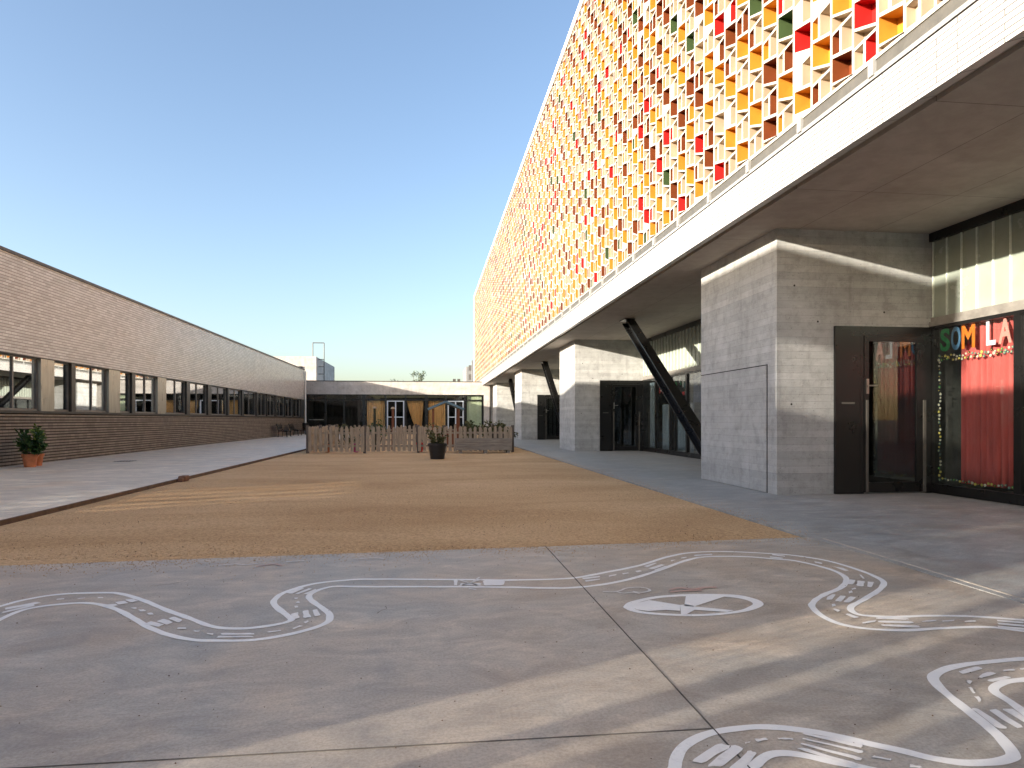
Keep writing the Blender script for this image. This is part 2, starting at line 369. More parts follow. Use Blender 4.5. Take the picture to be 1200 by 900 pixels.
# painted toy road
def smooth_line(P, k=5):
    out = []
    for i in range(len(P) - 1):
        p0 = Vector(P[max(0, i-1)]); p1 = Vector(P[i]); p2 = Vector(P[i+1]); p3 = Vector(P[min(len(P)-1, i+2)])
        for q in range(k):
            t = q / k
            out.append(.5 * ((2*p1) + (p2-p0)*t + (2*p0-5*p1+4*p2-p3)*t*t + (3*p1-p0-3*p2+p3)*t**3))
    out.append(Vector(P[-1])); return out
def ribbon(m, P, wd, z, jit=.16):
    L = smooth_line(P); n0 = len(m.v)
    for i, p in enumerate(L):
        d = (L[min(i+1, len(L)-1)] - L[max(i-1, 0)])
        d = d.normalized() if d.length > 1e-6 else Vector((1, 0)); nn = Vector((-d.y, d.x))
        a = wd * .5 * (1 + jit * noise.noise((p.x * 9, p.y * 9, 1)) * 2); b = wd * .5 * (1 + jit * noise.noise((p.x * 9, p.y * 9, 5)) * 2)
        m.v += [(p.x + nn.x*a, p.y + nn.y*a, z), (p.x - nn.x*b, p.y - nn.y*b, z)]
    for i in range(len(L) - 1):
        a = n0 + 2*i; m.f.append((a+1, a+3, a+2, a)); m.m.append(0)
RD = {"U":[[-3.3,4.05],[-3.0,4.33],[-2.8,4.62],[-2.74,4.75],[-2.67,4.91],[-2.52,5.03],[-2.27,5.04],[-2.12,5.0],[-1.91,4.82],[-1.64,4.53],[-1.42,4.31],[-1.25,4.14],[-1.1,4.08],[-0.96,4.1],[-0.87,4.15],[-0.82,4.21],[-0.84,4.28],[-0.92,4.42],[-1.01,4.62],[-1.02,4.79],[-0.96,4.98],[-0.82,5.14],[-0.64,5.21],[-0.47,5.23],[-0.02,5.17],[0.36,5.11],[0.61,5.07],[0.94,5.06],[1.11,5.09],[1.38,5.24],[1.73,5.46],[2.04,5.74],[2.34,5.92],[2.68,5.93],[3.02,5.8],[3.21,5.68],[3.36,5.44],[3.4,5.14],[3.39,4.89],[3.33,4.67],[3.15,4.47],[2.88,4.24],[2.7,4.1],[2.63,3.99],[2.63,3.91],[2.7,3.87],[2.82,3.84],[3.03,3.84],[3.22,3.81],[3.38,3.76],[3.53,3.69],[3.64,3.62],[4.0,3.45],[4.6,3.3]],"L":[[-3.05,3.8],[-2.75,4.02],[-2.56,4.23],[-2.56,4.45],[-2.55,4.61],[-2.5,4.7],[-2.38,4.76],[-2.23,4.77],[-2.08,4.69],[-1.93,4.55],[-1.75,4.34],[-1.61,4.17],[-1.43,4.0],[-1.27,3.9],[-1.14,3.87],[-0.95,3.86],[-0.79,3.93],[-0.66,4.04],[-0.6,4.15],[-0.6,4.26],[-0.63,4.37],[-0.72,4.54],[-0.8,4.72],[-0.81,4.84],[-0.75,4.97],[-0.66,5.03],[-0.44,4.99],[-0.02,4.94],[0.35,4.89],[0.59,4.85],[0.83,4.8],[1.04,4.79],[1.31,4.88],[1.55,5.03],[1.85,5.29],[2.12,5.55],[2.38,5.72],[2.72,5.7],[2.95,5.57],[3.09,5.47],[3.18,5.2],[3.18,4.97],[3.1,4.77],[2.92,4.56],[2.68,4.38],[2.5,4.21],[2.42,4.07],[2.38,3.88],[2.4,3.74],[2.5,3.64],[2.69,3.59],[2.91,3.6],[3.11,3.6],[3.23,3.58],[3.35,3.49],[3.44,3.42],[3.8,3.2],[4.4,3.05]],"O2":[[1.0,1.6],[0.85,1.9],[0.81,2.19],[0.84,2.27],[0.87,2.33],[0.93,2.41],[1.02,2.48],[1.14,2.52],[1.25,2.53],[1.37,2.51],[1.49,2.45],[1.59,2.37],[1.69,2.29],[1.77,2.22],[1.85,2.18],[1.95,2.17],[2.04,2.19],[2.08,2.22],[2.13,2.31],[2.17,2.44],[2.21,2.59],[2.25,2.74],[2.28,2.84],[2.34,2.93],[2.47,3.01],[2.64,3.06],[2.96,3.09],[3.13,3.09],[3.6,3.2],[4.2,3.1]],"I2":[[1.25,1.75],[1.1,1.95],[1.08,2.2],[1.13,2.26],[1.2,2.31],[1.26,2.32],[1.32,2.3],[1.39,2.25],[1.47,2.2],[1.56,2.14],[1.8,2.02],[2.05,1.97],[2.25,2.05],[2.33,2.2]],"J2":[[4.1,2.85],[3.6,2.93],[3.2,2.88],[2.88,2.85],[2.73,2.84],[2.62,2.83],[2.52,2.78],[2.47,2.72],[2.45,2.62],[2.42,2.52],[2.35,2.33]],"Q":[[[0.91,2.3],[0.95,2.28],[1.1,2.39],[1.07,2.42]],[[0.95,2.26],[1.0,2.25],[1.14,2.37],[1.11,2.4]],[[1.02,2.24],[1.08,2.23],[1.17,2.33],[1.15,2.35]],[[1.41,2.45],[1.43,2.46],[1.59,2.34],[1.56,2.32]],[[1.39,2.41],[1.4,2.42],[1.56,2.3],[1.54,2.28]],[[1.36,2.37],[1.37,2.38],[1.52,2.25],[1.5,2.23]],[[1.33,2.34],[1.35,2.35],[1.49,2.21],[1.46,2.19]],[[2.23,2.58],[2.26,2.58],[2.23,2.4],[2.19,2.4]],[[2.29,2.56],[2.33,2.56],[2.3,2.4],[2.26,2.39]],[[2.35,2.56],[2.4,2.56],[2.37,2.41],[2.33,2.4]],[[2.5,2.97],[2.64,3.02],[2.65,2.99],[2.49,2.93]],[[2.54,2.9],[2.64,2.95],[2.66,2.92],[2.54,2.88]],[[2.54,2.85],[2.67,2.89],[2.69,2.87],[2.55,2.83]],[[2.44,2.85],[2.46,2.87],[2.47,2.85],[2.43,2.82]],[[2.39,2.78],[2.41,2.79],[2.38,2.73],[2.36,2.72]],[[2.34,2.69],[2.36,2.69],[2.33,2.64],[2.31,2.63]],[[2.72,2.96],[2.79,2.97],[2.78,2.95],[2.71,2.94]],[[2.82,2.97],[2.91,2.98],[2.9,2.96],[2.81,2.95]],[[1.16,2.41],[1.19,2.42],[1.18,2.41],[1.16,2.4]],[[1.21,2.43],[1.26,2.44],[1.26,2.42],[1.21,2.41]],[[1.3,2.43],[1.36,2.42],[1.35,2.41],[1.3,2.42]],[[1.57,2.26],[1.62,2.23],[1.61,2.22],[1.56,2.25]],[[1.66,2.19],[1.69,2.17],[1.68,2.16],[1.64,2.17]],[[3.13,4.78],[3.16,4.75],[3.06,4.63],[3.03,4.64]],[[3.17,4.74],[3.21,4.71],[3.09,4.56],[3.06,4.59]],[[3.22,4.7],[3.26,4.68],[3.14,4.53],[3.12,4.56]],[[2.74,4.39],[2.77,4.38],[2.66,4.25],[2.62,4.26]],[[2.78,4.35],[2.81,4.33],[2.69,4.2],[2.66,4.22]],[[2.83,4.32],[2.86,4.29],[2.73,4.17],[2.7,4.19]],[[2.98,4.52],[3.02,4.54],[3.0,4.5],[2.95,4.48]],[[2.9,4.44],[2.94,4.47],[2.92,4.42],[2.87,4.39]],[[2.59,4.15],[2.62,4.16],[2.6,4.11],[2.56,4.09]],[[2.54,4.05],[2.56,4.05],[2.56,4.0],[2.52,3.97]],[[2.54,3.93],[2.57,3.94],[2.59,3.86],[2.55,3.84]],[[2.54,3.76],[2.65,3.79],[2.63,3.76],[2.53,3.73]],[[2.68,3.84],[2.87,3.8],[2.85,3.77],[2.67,3.81]],[[2.65,3.78],[2.85,3.74],[2.83,3.7],[2.64,3.74]],[[2.62,3.71],[2.83,3.66],[2.81,3.62],[2.62,3.67]],[[2.91,3.74],[3.01,3.75],[3.0,3.73],[2.9,3.72]],[[3.03,3.73],[3.12,3.74],[3.1,3.72],[3.02,3.71]],[[3.16,3.71],[3.24,3.71],[3.22,3.69],[3.15,3.69]],[[3.38,3.71],[3.5,3.65],[3.47,3.62],[3.35,3.68]],[[3.33,3.66],[3.45,3.59],[3.43,3.56],[3.31,3.62]],[[3.28,3.6],[3.4,3.54],[3.38,3.5],[3.26,3.57]],[[3.31,4.94],[3.31,4.9],[3.26,4.79],[3.25,4.79]],[[3.27,5.23],[3.32,5.16],[3.31,5.06],[3.27,5.05]],[[3.23,5.43],[3.27,5.36],[3.23,5.32],[3.21,5.38]],[[3.04,5.77],[3.11,5.68],[3.09,5.64],[3.01,5.72]],[[2.96,5.67],[3.05,5.59],[3.02,5.56],[2.94,5.62]],[[-2.1,4.71],[-2.03,4.72],[-1.99,4.68],[-2.05,4.65]],[[-2.05,4.76],[-2.0,4.79],[-1.95,4.73],[-2.0,4.7]],[[-2.01,4.82],[-1.97,4.84],[-1.91,4.78],[-1.94,4.74]],[[-1.89,4.61],[-1.86,4.62],[-1.84,4.58],[-1.86,4.58]],[[-1.82,4.56],[-1.79,4.56],[-1.76,4.52],[-1.79,4.51]],[[-1.74,4.47],[-1.71,4.48],[-1.68,4.43],[-1.71,4.43]],[[-1.66,4.23],[-1.64,4.29],[-1.54,4.21],[-1.55,4.16]],[[-1.61,4.28],[-1.59,4.33],[-1.5,4.25],[-1.52,4.2]],[[-1.56,4.33],[-1.54,4.37],[-1.46,4.29],[-1.47,4.24]],[[-1.44,4.14],[-1.39,4.13],[-1.38,4.1],[-1.43,4.11]],[[-1.33,4.07],[-1.29,4.06],[-1.29,4.04],[-1.32,4.05]],[[-1.24,4.01],[-1.2,4.0],[-1.19,3.97],[-1.23,3.99]],[[-1.16,4.0],[-0.98,3.98],[-0.97,3.95],[-1.15,3.97]],[[-1.16,3.95],[-0.97,3.93],[-0.96,3.9],[-1.16,3.92]],[[-0.91,4.0],[-0.84,4.02],[-0.83,4.0],[-0.9,3.98]],[[-0.78,4.05],[-0.75,4.1],[-0.73,4.08],[-0.77,4.03]],[[-0.74,4.16],[-0.72,4.19],[-0.71,4.16],[-0.72,4.13]],[[-0.85,4.35],[-0.81,4.38],[-0.78,4.25],[-0.81,4.23]],[[-0.79,4.4],[-0.76,4.42],[-0.71,4.26],[-0.75,4.24]],[[-0.73,4.42],[-0.7,4.43],[-0.66,4.29],[-0.69,4.27]],[[-0.86,4.53],[-0.84,4.53],[-0.83,4.49],[-0.85,4.48]],[[-0.87,4.63],[-0.85,4.64],[-0.84,4.6],[-0.86,4.6]],[[-0.9,4.74],[-0.88,4.74],[-0.87,4.7],[-0.89,4.7]],[[-0.98,4.87],[-0.91,5.03],[-0.88,5.0],[-0.94,4.84]],[[-0.92,4.85],[-0.85,4.99],[-0.82,4.97],[-0.89,4.83]],[[-0.86,4.83],[-0.8,4.96],[-0.78,4.94],[-0.83,4.82]],[[-2.68,4.71],[-2.56,4.83],[-2.52,4.8],[-2.65,4.65]],[[-2.64,4.62],[-2.55,4.77],[-2.52,4.73],[-2.63,4.56]],[[-2.47,4.9],[-2.43,4.91],[-2.42,4.88],[-2.46,4.87]],[[-2.34,4.9],[-2.3,4.91],[-2.29,4.89],[-2.33,4.88]],[[-2.22,4.91],[-2.18,4.9],[-2.17,4.88],[-2.21,4.88]],[[1.15,5.07],[1.3,5.12],[1.29,5.07],[1.15,5.02]],[[1.15,4.99],[1.28,5.03],[1.26,4.99],[1.15,4.94]],[[1.37,5.12],[1.44,5.16],[1.43,5.12],[1.36,5.08]],[[1.49,5.18],[1.55,5.21],[1.54,5.17],[1.49,5.14]],[[1.62,5.25],[1.67,5.27],[1.67,5.23],[1.62,5.2]],[[1.74,5.41],[1.87,5.53],[1.89,5.52],[1.76,5.37]],[[1.75,5.33],[1.91,5.47],[1.93,5.44],[1.77,5.29]],[[1.78,5.27],[1.93,5.41],[1.94,5.37],[1.8,5.25]],[[2.04,5.61],[2.09,5.64],[2.08,5.61],[2.03,5.57]],[[2.17,5.71],[2.23,5.74],[2.22,5.7],[2.16,5.67]],[[2.33,5.81],[2.51,5.84],[2.49,5.8],[2.31,5.76]],[[2.31,5.72],[2.48,5.76],[2.47,5.72],[2.3,5.68]],[[0.4,5.08],[0.56,5.05],[0.53,4.91],[0.39,4.92]],[[0.18,5.12],[0.21,5.11],[0.2,4.95],[0.18,4.95]],[[0.23,5.01],[0.38,4.99],[0.37,4.94],[0.22,4.95]]],"EO":[[1.23,4.25],[1.29,4.35],[1.39,4.42],[1.51,4.48],[1.67,4.51],[1.84,4.51],[1.98,4.49],[2.11,4.44],[2.17,4.33],[2.17,4.24],[2.12,4.16],[1.99,4.07],[1.83,4.02],[1.69,4.0],[1.56,4.01],[1.44,4.04],[1.32,4.09],[1.25,4.16]],"EI":[[1.3,4.24],[1.35,4.33],[1.43,4.39],[1.54,4.44],[1.67,4.46],[1.82,4.46],[1.96,4.43],[2.06,4.37],[2.1,4.29],[2.09,4.22],[2.03,4.16],[1.95,4.1],[1.83,4.06],[1.69,4.04],[1.57,4.05],[1.46,4.08],[1.36,4.12],[1.3,4.18]],"EW":[[[1.29,4.25],[1.35,4.33],[1.45,4.39],[1.61,4.25],[1.56,4.12],[1.48,4.15],[1.36,4.14],[1.3,4.18]],[[1.73,4.46],[1.89,4.47],[1.99,4.42],[1.68,4.2],[1.63,4.23]],[[1.61,4.25],[1.65,4.26],[1.7,4.2],[1.9,4.09],[1.84,4.06],[1.66,4.13],[1.57,4.04],[1.54,4.05]]],"SC":[[[1.2,4.65],[1.26,4.63],[1.33,4.66],[1.39,4.72],[1.47,4.74],[1.53,4.71],[1.54,4.65],[1.51,4.61],[1.45,4.59],[1.41,4.63]],[[1.3,4.63],[1.33,4.59],[1.4,4.6],[1.44,4.56]],[[0.21,5.13],[0.37,4.91]],[[0.39,5.11],[0.21,4.93]],[[0.38,5.19],[0.33,5.07]],[[0.28,4.85],[0.33,4.8]]],"RD":[[[1.68,4.64],[1.77,4.68],[1.85,4.63],[1.95,4.67],[2.04,4.67]],[[1.66,4.58],[1.77,4.6],[1.9,4.6]]]}
m = MB()
for k, wd in (('U', .042), ('L', .042), ('O2', .046), ('I2', .044), ('J2', .044)): ribbon(m, RD[k], wd, .002)
struct(m.build('road_lines', M['paint']))
m = MB()
for q in RD['Q']:
    c = Vector((sum(p[0] for p in q) / 4, sum(p[1] for p in q) / 4))
    pts = []
    for i in range(4):
        p, r = Vector(q[i]), Vector(q[(i + 1) % 4])
        for t in (0, .12, .5, .88):
            s = p.lerp(r, t); s = c + (s - c) * (.9 if t == 0 else 1.0) + Vector((rng.uniform(-1, 1), rng.uniform(-1, 1))) * .004
            pts.append((s.x, s.y, .0035))
    area = sum(pts[i][0]*pts[(i+1)%16][1] - pts[(i+1)%16][0]*pts[i][1] for i in range(16))
    m.face(pts if area > 0 else pts[::-1])
struct(m.build('road_bars', M['paint2']))
m = MB(); eo = smooth_line(RD['EO'] + RD['EO'][:1], 4)[:-1]; ei = smooth_line(RD['EI'] + RD['EI'][:1], 4)[:-1]
for i in range(len(eo)):
    j = (i + 1) % len(eo); m.face([(*eo[j], .002), (*eo[i], .002), (*ei[i], .002), (*ei[j], .002)])
for q in RD['EW']:
    ar = sum(q[i][0]*q[(i+1)%len(q)][1] - q[(i+1)%len(q)][0]*q[i][1] for i in range(len(q)))
    m.face([(*p, .0035) for p in (q if ar > 0 else q[::-1])])
struct(m.build('wheel_marking', M['paint']))
m = MB()
for q in RD['SC']: ribbon(m, q, .018, .0035)
CH = ([[(-1.72, 5.86), (-1.60, 5.90), (-1.50, 5.86), (-1.42, 5.91)], [(-.62, 5.98), (-.5, 6.02), (-.38, 5.98)], [(-1.2, 5.95), (-1.05, 5.97)]], [[(-1.40, 5.78), (-1.28, 5.86), (-1.2, 5.79)]])
for q in CH[0]: ribbon(m, q, .02, .0035)
struct(m.build('chalk_scribble', M['chalk']))
m = MB()
for q in RD['RD']: ribbon(m, q, .04, .0045)
for q in CH[1]: ribbon(m, q, .03, .0045)
struct(m.build('red_chalk_scribble', M['redchalk']))
# loose grit along the sand edge and on the paving; hairline cracks
rk = random.Random(77); m = MB()
def grit(x, y, z, r, mi):
    a = [Vector((rk.uniform(.6, 1), 0, 0)), Vector((0, rk.uniform(.6, 1), 0)), Vector((0, 0, rk.uniform(.4, .8)))]
    n = len(m.v); c = Vector((x, y, z)); an = rk.uniform(0, 3); M3 = Matrix.Rotation(an, 3, 'Z')
    for s in (1, -1):
        for q in a: m.v.append(tuple(c + M3 @ q * r * s))
    for f in ((0,1,2),(1,3,2),(3,4,2),(4,0,2),(1,0,5),(3,1,5),(4,3,5),(0,4,5)): m.f.append(tuple(n + i for i in f)); m.m.append(mi)
for _ in range(5200):
    x = rk.uniform(-4.8, 3.8); d = rk.expovariate(1 / .16)
    if rk.random() < .5 + .5 * noise.noise((x * 1.5, 0, 9)): grit(x, edge(x) - d, .002, rk.uniform(.003, .007), 0)
for _ in range(9000):
    y = edge(0) + .1 + rk.random() ** 2.2 * 9; x = rk.uniform(-4.8, 3.75); grit(x, y, -.016 + .012 * noise.noise((x, y, 2)), rk.uniform(.003, .008), 1 if rk.random() < .12 else 0)
for _ in range(1500): grit(3.86 + rk.expovariate(1 / .12), rk.uniform(6.7, 22), .006, rk.uniform(.003, .008), 0)
for _ in range(700): grit(rk.uniform(-4, 6), rk.uniform(2, 6), .002, rk.uniform(.002, .005), 1)
tag(m.build('grit', [M['sand'], M['corten']]), 'loose sand grains and grit scattered over the yard and its edges', kind='stuff')
m = MB()
for q in ([(-.32, 4.30), (-.30, 4.36), (-.27, 4.40), (-.28, 4.46)], [(-2.0, 5.2), (-1.86, 5.26), (-1.8, 5.36)]):
    ribbon(m, q, .005, .0015, .5)
struct(m.build('pavement_crack', M['crack']))
# ---------------------------------------------------------------- left: long brick wing with a ribbon of windows
XL = -10.5; LY0, LY1 = 17.0, 59.65; ZT = 5.41; WZ0, WZ1 = 1.46, 2.87
LB = thing('brick_school_wing', (XL, 38, 0), 'long low grey-brown brick wing with a ribbon of windows and a dark ribbed base', 'building')
z = -.25; k = 0
m = MB()
while z < WZ0 - .1:                       # projecting brick courses with deep raked joints
    zt_ = min(z + .052, WZ0 - .088); m.box(XL - .1, XL, LY0, LY1, z, zt_, 0); m.box(XL - .3, XL - .04, LY0 + .002, LY1 - .002, zt_, min(z + .081, WZ0 - .086), 1); z += .081
m.build('lower_wall', [M['brick_dark'], M['mortar']], LB)
m = MB(); m.box(XL - .3, XL + .0, LY0, LY1, WZ1 + .03, ZT); m.build('upper_wall', M['brick_light'], LB)
m = MB(); m.box(XL - .34, XL + .04, LY0 - .02, LY1 + .02, ZT, ZT + .075); m.box(-16.1, XL - .341, LY0 - .02, LY1 + .02, ZT - .12, ZT - .02)
m.build('roof_coping', M['coping'], LB)
m = MB(); m.box(XL - .29, XL + .03, LY0, LY1, WZ0 - .085, WZ0 - .02); m.build('window_sill', M['reveal'], LB)
m = MB(); m.box(XL - .29, XL + .012, LY0, LY1, WZ1 + .0, WZ1 + .027); m.build('window_lintel', M['reveal'], LB)
m = MB(); m.box(-16.2, -16.0, LY0, LY1, 0, ZT - .15); m.box(-16, XL - .31, LY0 - .2, LY0, 0, ZT - .15); m.box(-16, XL - .31, LY1 - .2, LY1 - .003, 0, ZT - .15)
m.box(-16, XL - .302, LY0, LY1, 3.05, 3.15); m.build('classroom_wall', M['interior'], LB)
for yy in (23.9, 28.3, 34.4, 40.3, 46.2, 52): box('partition_wall', (-15.99, XL - .42, yy, yy + .12, .032, 3.045), M['interior'], LB)
box('classroom_floor', (-16, XL - .303, LY0, LY1, -.1, .03), M['floor_in'], LB)
wins = [(17.05, 20.01, [18.9]), (20.69, 21.62, []), (21.86, 24.0, [23.02]), (24.82, 25.77, []), (26.05, 28.08, [27.1]), (28.95, 31.29, [30.17]),
        (31.71, 34.18, [32.84]), (34.7, 37.39, [36.05]), (37.7, 40.19, [39.0]), (40.55, 43.47, [42.0]), (43.89, 46.13, [45.0]), (46.37, 48.63, [47.5]),
        (49.0, 51.7, [50.3]), (52.0, 54.8, [53.4]), (55.1, 58.0, [56.5])]
xg = XL - .13
for i, (a, b, div) in enumerate(wins):
    m = MB(); fm = .04
    m.box(xg - .04, xg + .04, a, b, WZ0 - .018, WZ0 + fm); m.box(xg - .04, xg + .04, a, b, WZ1 - fm, WZ1 - .002)
    m.box(xg - .04, xg + .04, a, a + fm, WZ0 + fm, WZ1 - fm); m.box(xg - .04, xg + .04, b - fm, b, WZ0 + fm, WZ1 - fm)
    for d in div: m.box(xg - .04, xg + .04, d - .028, d + .028, WZ0 + fm, WZ1 - fm)
    wo = m.build('window', M['grey_frame'], LB)
    for (p, q) in zip([a] + div, div + [b]): box('pane', (xg - .008, xg + .008, p + .045, q - .045, WZ0 + .045, WZ1 - .045), M['mirror'], wo)
    if i % 2 == 0 or i > 8:      # roller blind behind the pane
        box('blind', (xg - .16, xg - .15, a + .06, b - .06, WZ1 - rng.uniform(.25, .38), WZ1 - .06), M['white'], wo)
    if i + 1 < len(wins):
        n0 = wins[i + 1][0]; st = i in (0, 2, 4)
        m = MB(); m.box(XL - .2, XL - .004, b + .002, n0 - .002, WZ0 - .018, WZ1 - .002); m.build('pier', M['steel'] if st else M['reveal'], LB)
box('pier', (XL - .2, XL - .004, 58.002, LY1 - .003, WZ0 - .018, WZ1 - .002), M['reveal'], LB)
m = MB(); m.tube((XL + .09, LY1 - .12, .03), (XL + .09, LY1 - .12, ZT - .1), .07); m.build('downpipe', M['whitemetal'], LB)
m = MB(); m.prism([(20.3, 5.3), (20.3, 5.88), (17.2, 6.3), (16, 6.8), (6, 7.5), (6, 5.3)], -13.4, -13.0, 'x'); m.build('roof_shade_blocker', M['brick_light'], LB)  # added upright out of view, sloped to shape the shadow on the piers
# outside the frame on the left: an added slotted wall, shaped to throw the shade and the bands of sun
SW = thing('shade_blocker', (XL, 4, 0), 'tall pale added wall out of view, slotted to shape the shade and sun bands', 'wall')
def wall(y0, y1, z0, z1):
    mm.box(XL - .2, XL, y0, y1, z0, z1)
mm = MB()
wall(9.8, 16.95, 0, 6.0); wall(6.9, 9.8, 0, .95); wall(6.9, 9.8, 1.85, 6.9)
wall(3.1, 6.9, 0, 7.05); wall(1.3, 3.1, 0, 4.6); wall(1.3, 3.1, 5.75, 7.1); wall(-.55, 1.3, 0, 5.35)
wall(-1.80, -.85, 0, 5.35); wall(-.85, -.55, 0, 3.1); wall(-.85, -.55, 3.55, 5.35)
wall(-2.50, -2.36, 0, 5.35); wall(-3.06, -2.63, 0, 5.35); wall(-3.34, -3.2, 0, 5.35); wall(-3.6, -3.47, 0, 5.35); wall(-3.86, -3.73, 0, 5.35); wall(-16, -4.0, 0, 5.35)
mm.build('blocker_panel', M['white'], SW)
m = MB()
def sun_slat(y0, y1, z0, z1, pitch, wd):
    y = y0 + pitch * .5
    while y < y1 - .01: m.box(XL - .12, XL - .06, y, y + wd, z0, z1); y += pitch
sun_slat(-2.36, -1.80, 0, 5.35, .09, .022); sun_slat(1.3, 3.1, 4.6, 5.75, .09, .04); sun_slat(-.85, -.55, 3.1, 3.55, .07, .03)
for y in (7.15, 7.75, 8.4, 9.2): m.box(XL - .13, XL - .05, y, y + .22, .95, 1.85)
sun_slat(6.9, 9.8, .95, 1.85, .075, .03)
m.build('sun_slat', M['white'], SW)  # added slats that thin the sun passing through the openings
m = MB(); m.box(XL - .25, XL + .05, 1.3, 6.9, 7.105, 7.18); m.box(XL - .25, XL + .05, -16, 1.297, 5.355, 5.42); m.build('coping', M['coping'], SW)
# behind the viewer: a low brick wing that closes the yard; the glass across the yard mirrors it
KB = thing('rear_brick_wing', (0, -22, 0), 'low dark brick wing closing the yard behind the viewer', 'building')
m = MB(); m.box(-10, 14, -22.3, -22, 0, 1.4); m.box(-10, 14, -22.3, -22, 2.9, 5.6); m.box(-10, 14, -27, -26.7, 0, 5.6); m.box(-10, -9.7, -26.69, -22.31, 0, 5.6); m.box(13.7, 14, -26.69, -22.31, 0, 5.6); m.build('wall', M['brick_dark'], KB)
box('roof', (-10.05, 14.05, -27.05, -21.95, 5.603, 5.7), M['coping'], KB)
for k in range(8):
    fr = box('window', (-9.69 + 2.9 * k, -6.9 + 2.9 * k, -22.2, -22.1, 1.403, 2.897), M['dark'], KB); box('pane', (-9.55 + 2.9 * k, -7.05 + 2.9 * k, -22.098, -22.09, 1.5, 2.8), M['dglass'], fr)
# ---------------------------------------------------------------- right: lattice building
XF = 4.62; XC = 5.5; XG = 8.2; ZS = 4.25; RY0, RY1 = -9.0, 71.0; ZR = 13.75
RB = thing('lattice_building', (XF, 31, 0), 'tall white building with a colourful ceramic lattice over a concrete undercroft', 'building')
# lattice: columns of sheared tiles, half a step apart
PW, PH, DP, TH = .41, .79, .21, .02
cols = ['yellow', 'brown', 'red', 'green', 'cream']
LM = [M['ceramic'], M['cream'], M['yellow'], M['brown'], M['red'], M['green']]
lat = MB(); rl = random.Random(5)
def pick(w): return rl.choices([2, 3, 4, 5, 1], w)[0]
def cell(y0, y1, zb0, zb1, zt0, zt1, col, yi0=None, dp=DP, th=.02, clip=None):
    """y0 near, y1 far; zb/zt = bottom and top at the near and far end; opening inset by th; col None = closed face"""
    P = [(y0, zb0), (y1, zb1), (y1, zt1), (y0, zt0)]
    lo_, hi_ = clip
    P = [(y, min(max(z, lo_), hi_)) for y, z in P]
    if P[2][1] - P[1][1] < .02 and P[3][1] - P[0][1] < .02: return
    if col is None or P[3][1] - P[0][1] < .03 and P[2][1] - P[1][1] < .07:
        lat.face([(XF, *p) for p in P], 0); return
    a0 = y0 + th; a1 = y1 - th; W = y1 - y0
    def lerp(za, zb, y): return za + (zb - za) * (y - y0) / W
    tv = th if P[3][1] - P[0][1] > 4 * th else .012
    I = [(a0, lerp(P[0][1], P[1][1], a0) + tv), (a1, lerp(P[0][1], P[1][1], a1) + tv), (a1, lerp(P[3][1], P[2][1], a1) - tv), (a0, lerp(P[3][1], P[2][1], a0) - tv)]
    if I[3][1] < I[0][1] + .01: I[3] = (a0, I[0][1] + .01)
    if I[2][1] < I[1][1] + .01: I[2] = (a1, I[1][1] + .01)
    x1 = XF + dp
    for i in range(4):
        j = (i + 1) % 4
        lat.face([(XF, *P[i]), (XF, *P[j]), (XF, *I[j]), (XF, *I[i])], 0)
        lat.face([(XF, *I[i]), (XF, *I[j]), (x1, *I[j]), (x1, *I[i])], col)
    lat.face([(x1, *I[i]) for i in range(4)], col)
Z0, Z1 = 4.985, ZR
nc = int((RY1 - .3 - RY0) / PW)
for c in range(nc):
    y0 = RY0 + c * PW; y1 = y0 + PW; z = Z0 - 1.0 + (PH / 2 if c % 2 else 0) + .12
    while z < Z1:
        cl = (Z0, Z1)
        if z + PH + .2 > Z0:
            # lower block: cream opening at the near side, closed or narrow coloured opening at the far side
            jit = rl.uniform(-.03, .03); ym = y0 + .235 + jit
            s = .10 / PW
            zb = lambda y: z + s * (y - y0); zt = lambda y: z + .385 - .03 / PW * (y - y0); zu = lambda y: z + .42 + .15 / PW * (y - y0)
            cell(y0, ym, zb(y0), zb(ym), zt(y0), zt(ym), pick([.06, .10, .03, .01, .8]), clip=cl, dp=.16)
            r = rl.random()
            cell(ym, y1, zb(ym), zb(y1), zt(ym), zt(y1), None if r < .16 else pick([.14, .36, .055, .02, .425]), clip=cl, dp=.1)
            cell(y0, y1, zt(y0), zt(y1), zu(y0), zu(y1), 1 if rl.random() < .92 else None, clip=cl, th=.014, dp=.12)
            cell(y0, y1, zu(y0), zu(y1), z + PH, z + PH + .10, pick([.55, .27, .095, .045, .04]), clip=cl)
        z += PH
lat.build('ceramic_lattice', LM, RB)
box('facade_wall', (XF + .30, XF + .6, RY0, RY1, ZS + .3, ZR), M['cream'], RB)
m = MB(); m.box(XF - .05, XF + 9, RY0, RY1, ZR + .002, ZR + .25); m.build('roof_coping', M['white'], RB)
m = MB(); m.box(XF - .03, XF + .3, RY0 + nc * PW + .002, RY1, Z0, ZR); m.box(XF, XF + 9, RY1 - .2, RY1 + .05, ZS, ZR + .0); m.build('end_wall', M['white'], RB)
m = MB(); m.box(XF, XF + .10, RY0, RY1, ZS, 4.755); m.build('fascia', M['brick_white'], RB)
box('fascia_groove', (XF + .012, XF + .09, RY0, RY1, 4.7552, 4.7678), M['joint'], RB)
m = MB(); m.box(XF - .01, XF + .3, RY0, RY1, 4.768, 4.815); m.build('fascia_flashing', M['flash'], RB)
m = MB(); m.box(XF + .012, XF + .3, RY0, RY1, 4.818, 4.955); m.build('gutter', M['galv'], RB)
m = MB(); m.box(XF - .004, XF + .29, RY0, RY1, 4.957, 4.983); m.build('lattice_shelf', M['ceramic'], RB)
y = RY0 + .21
while y < RY1:
    box('bracket', (XF - .03, XF + .011, y, y + .085, 4.80, 4.975), M['flash'], RB); y += 1.4
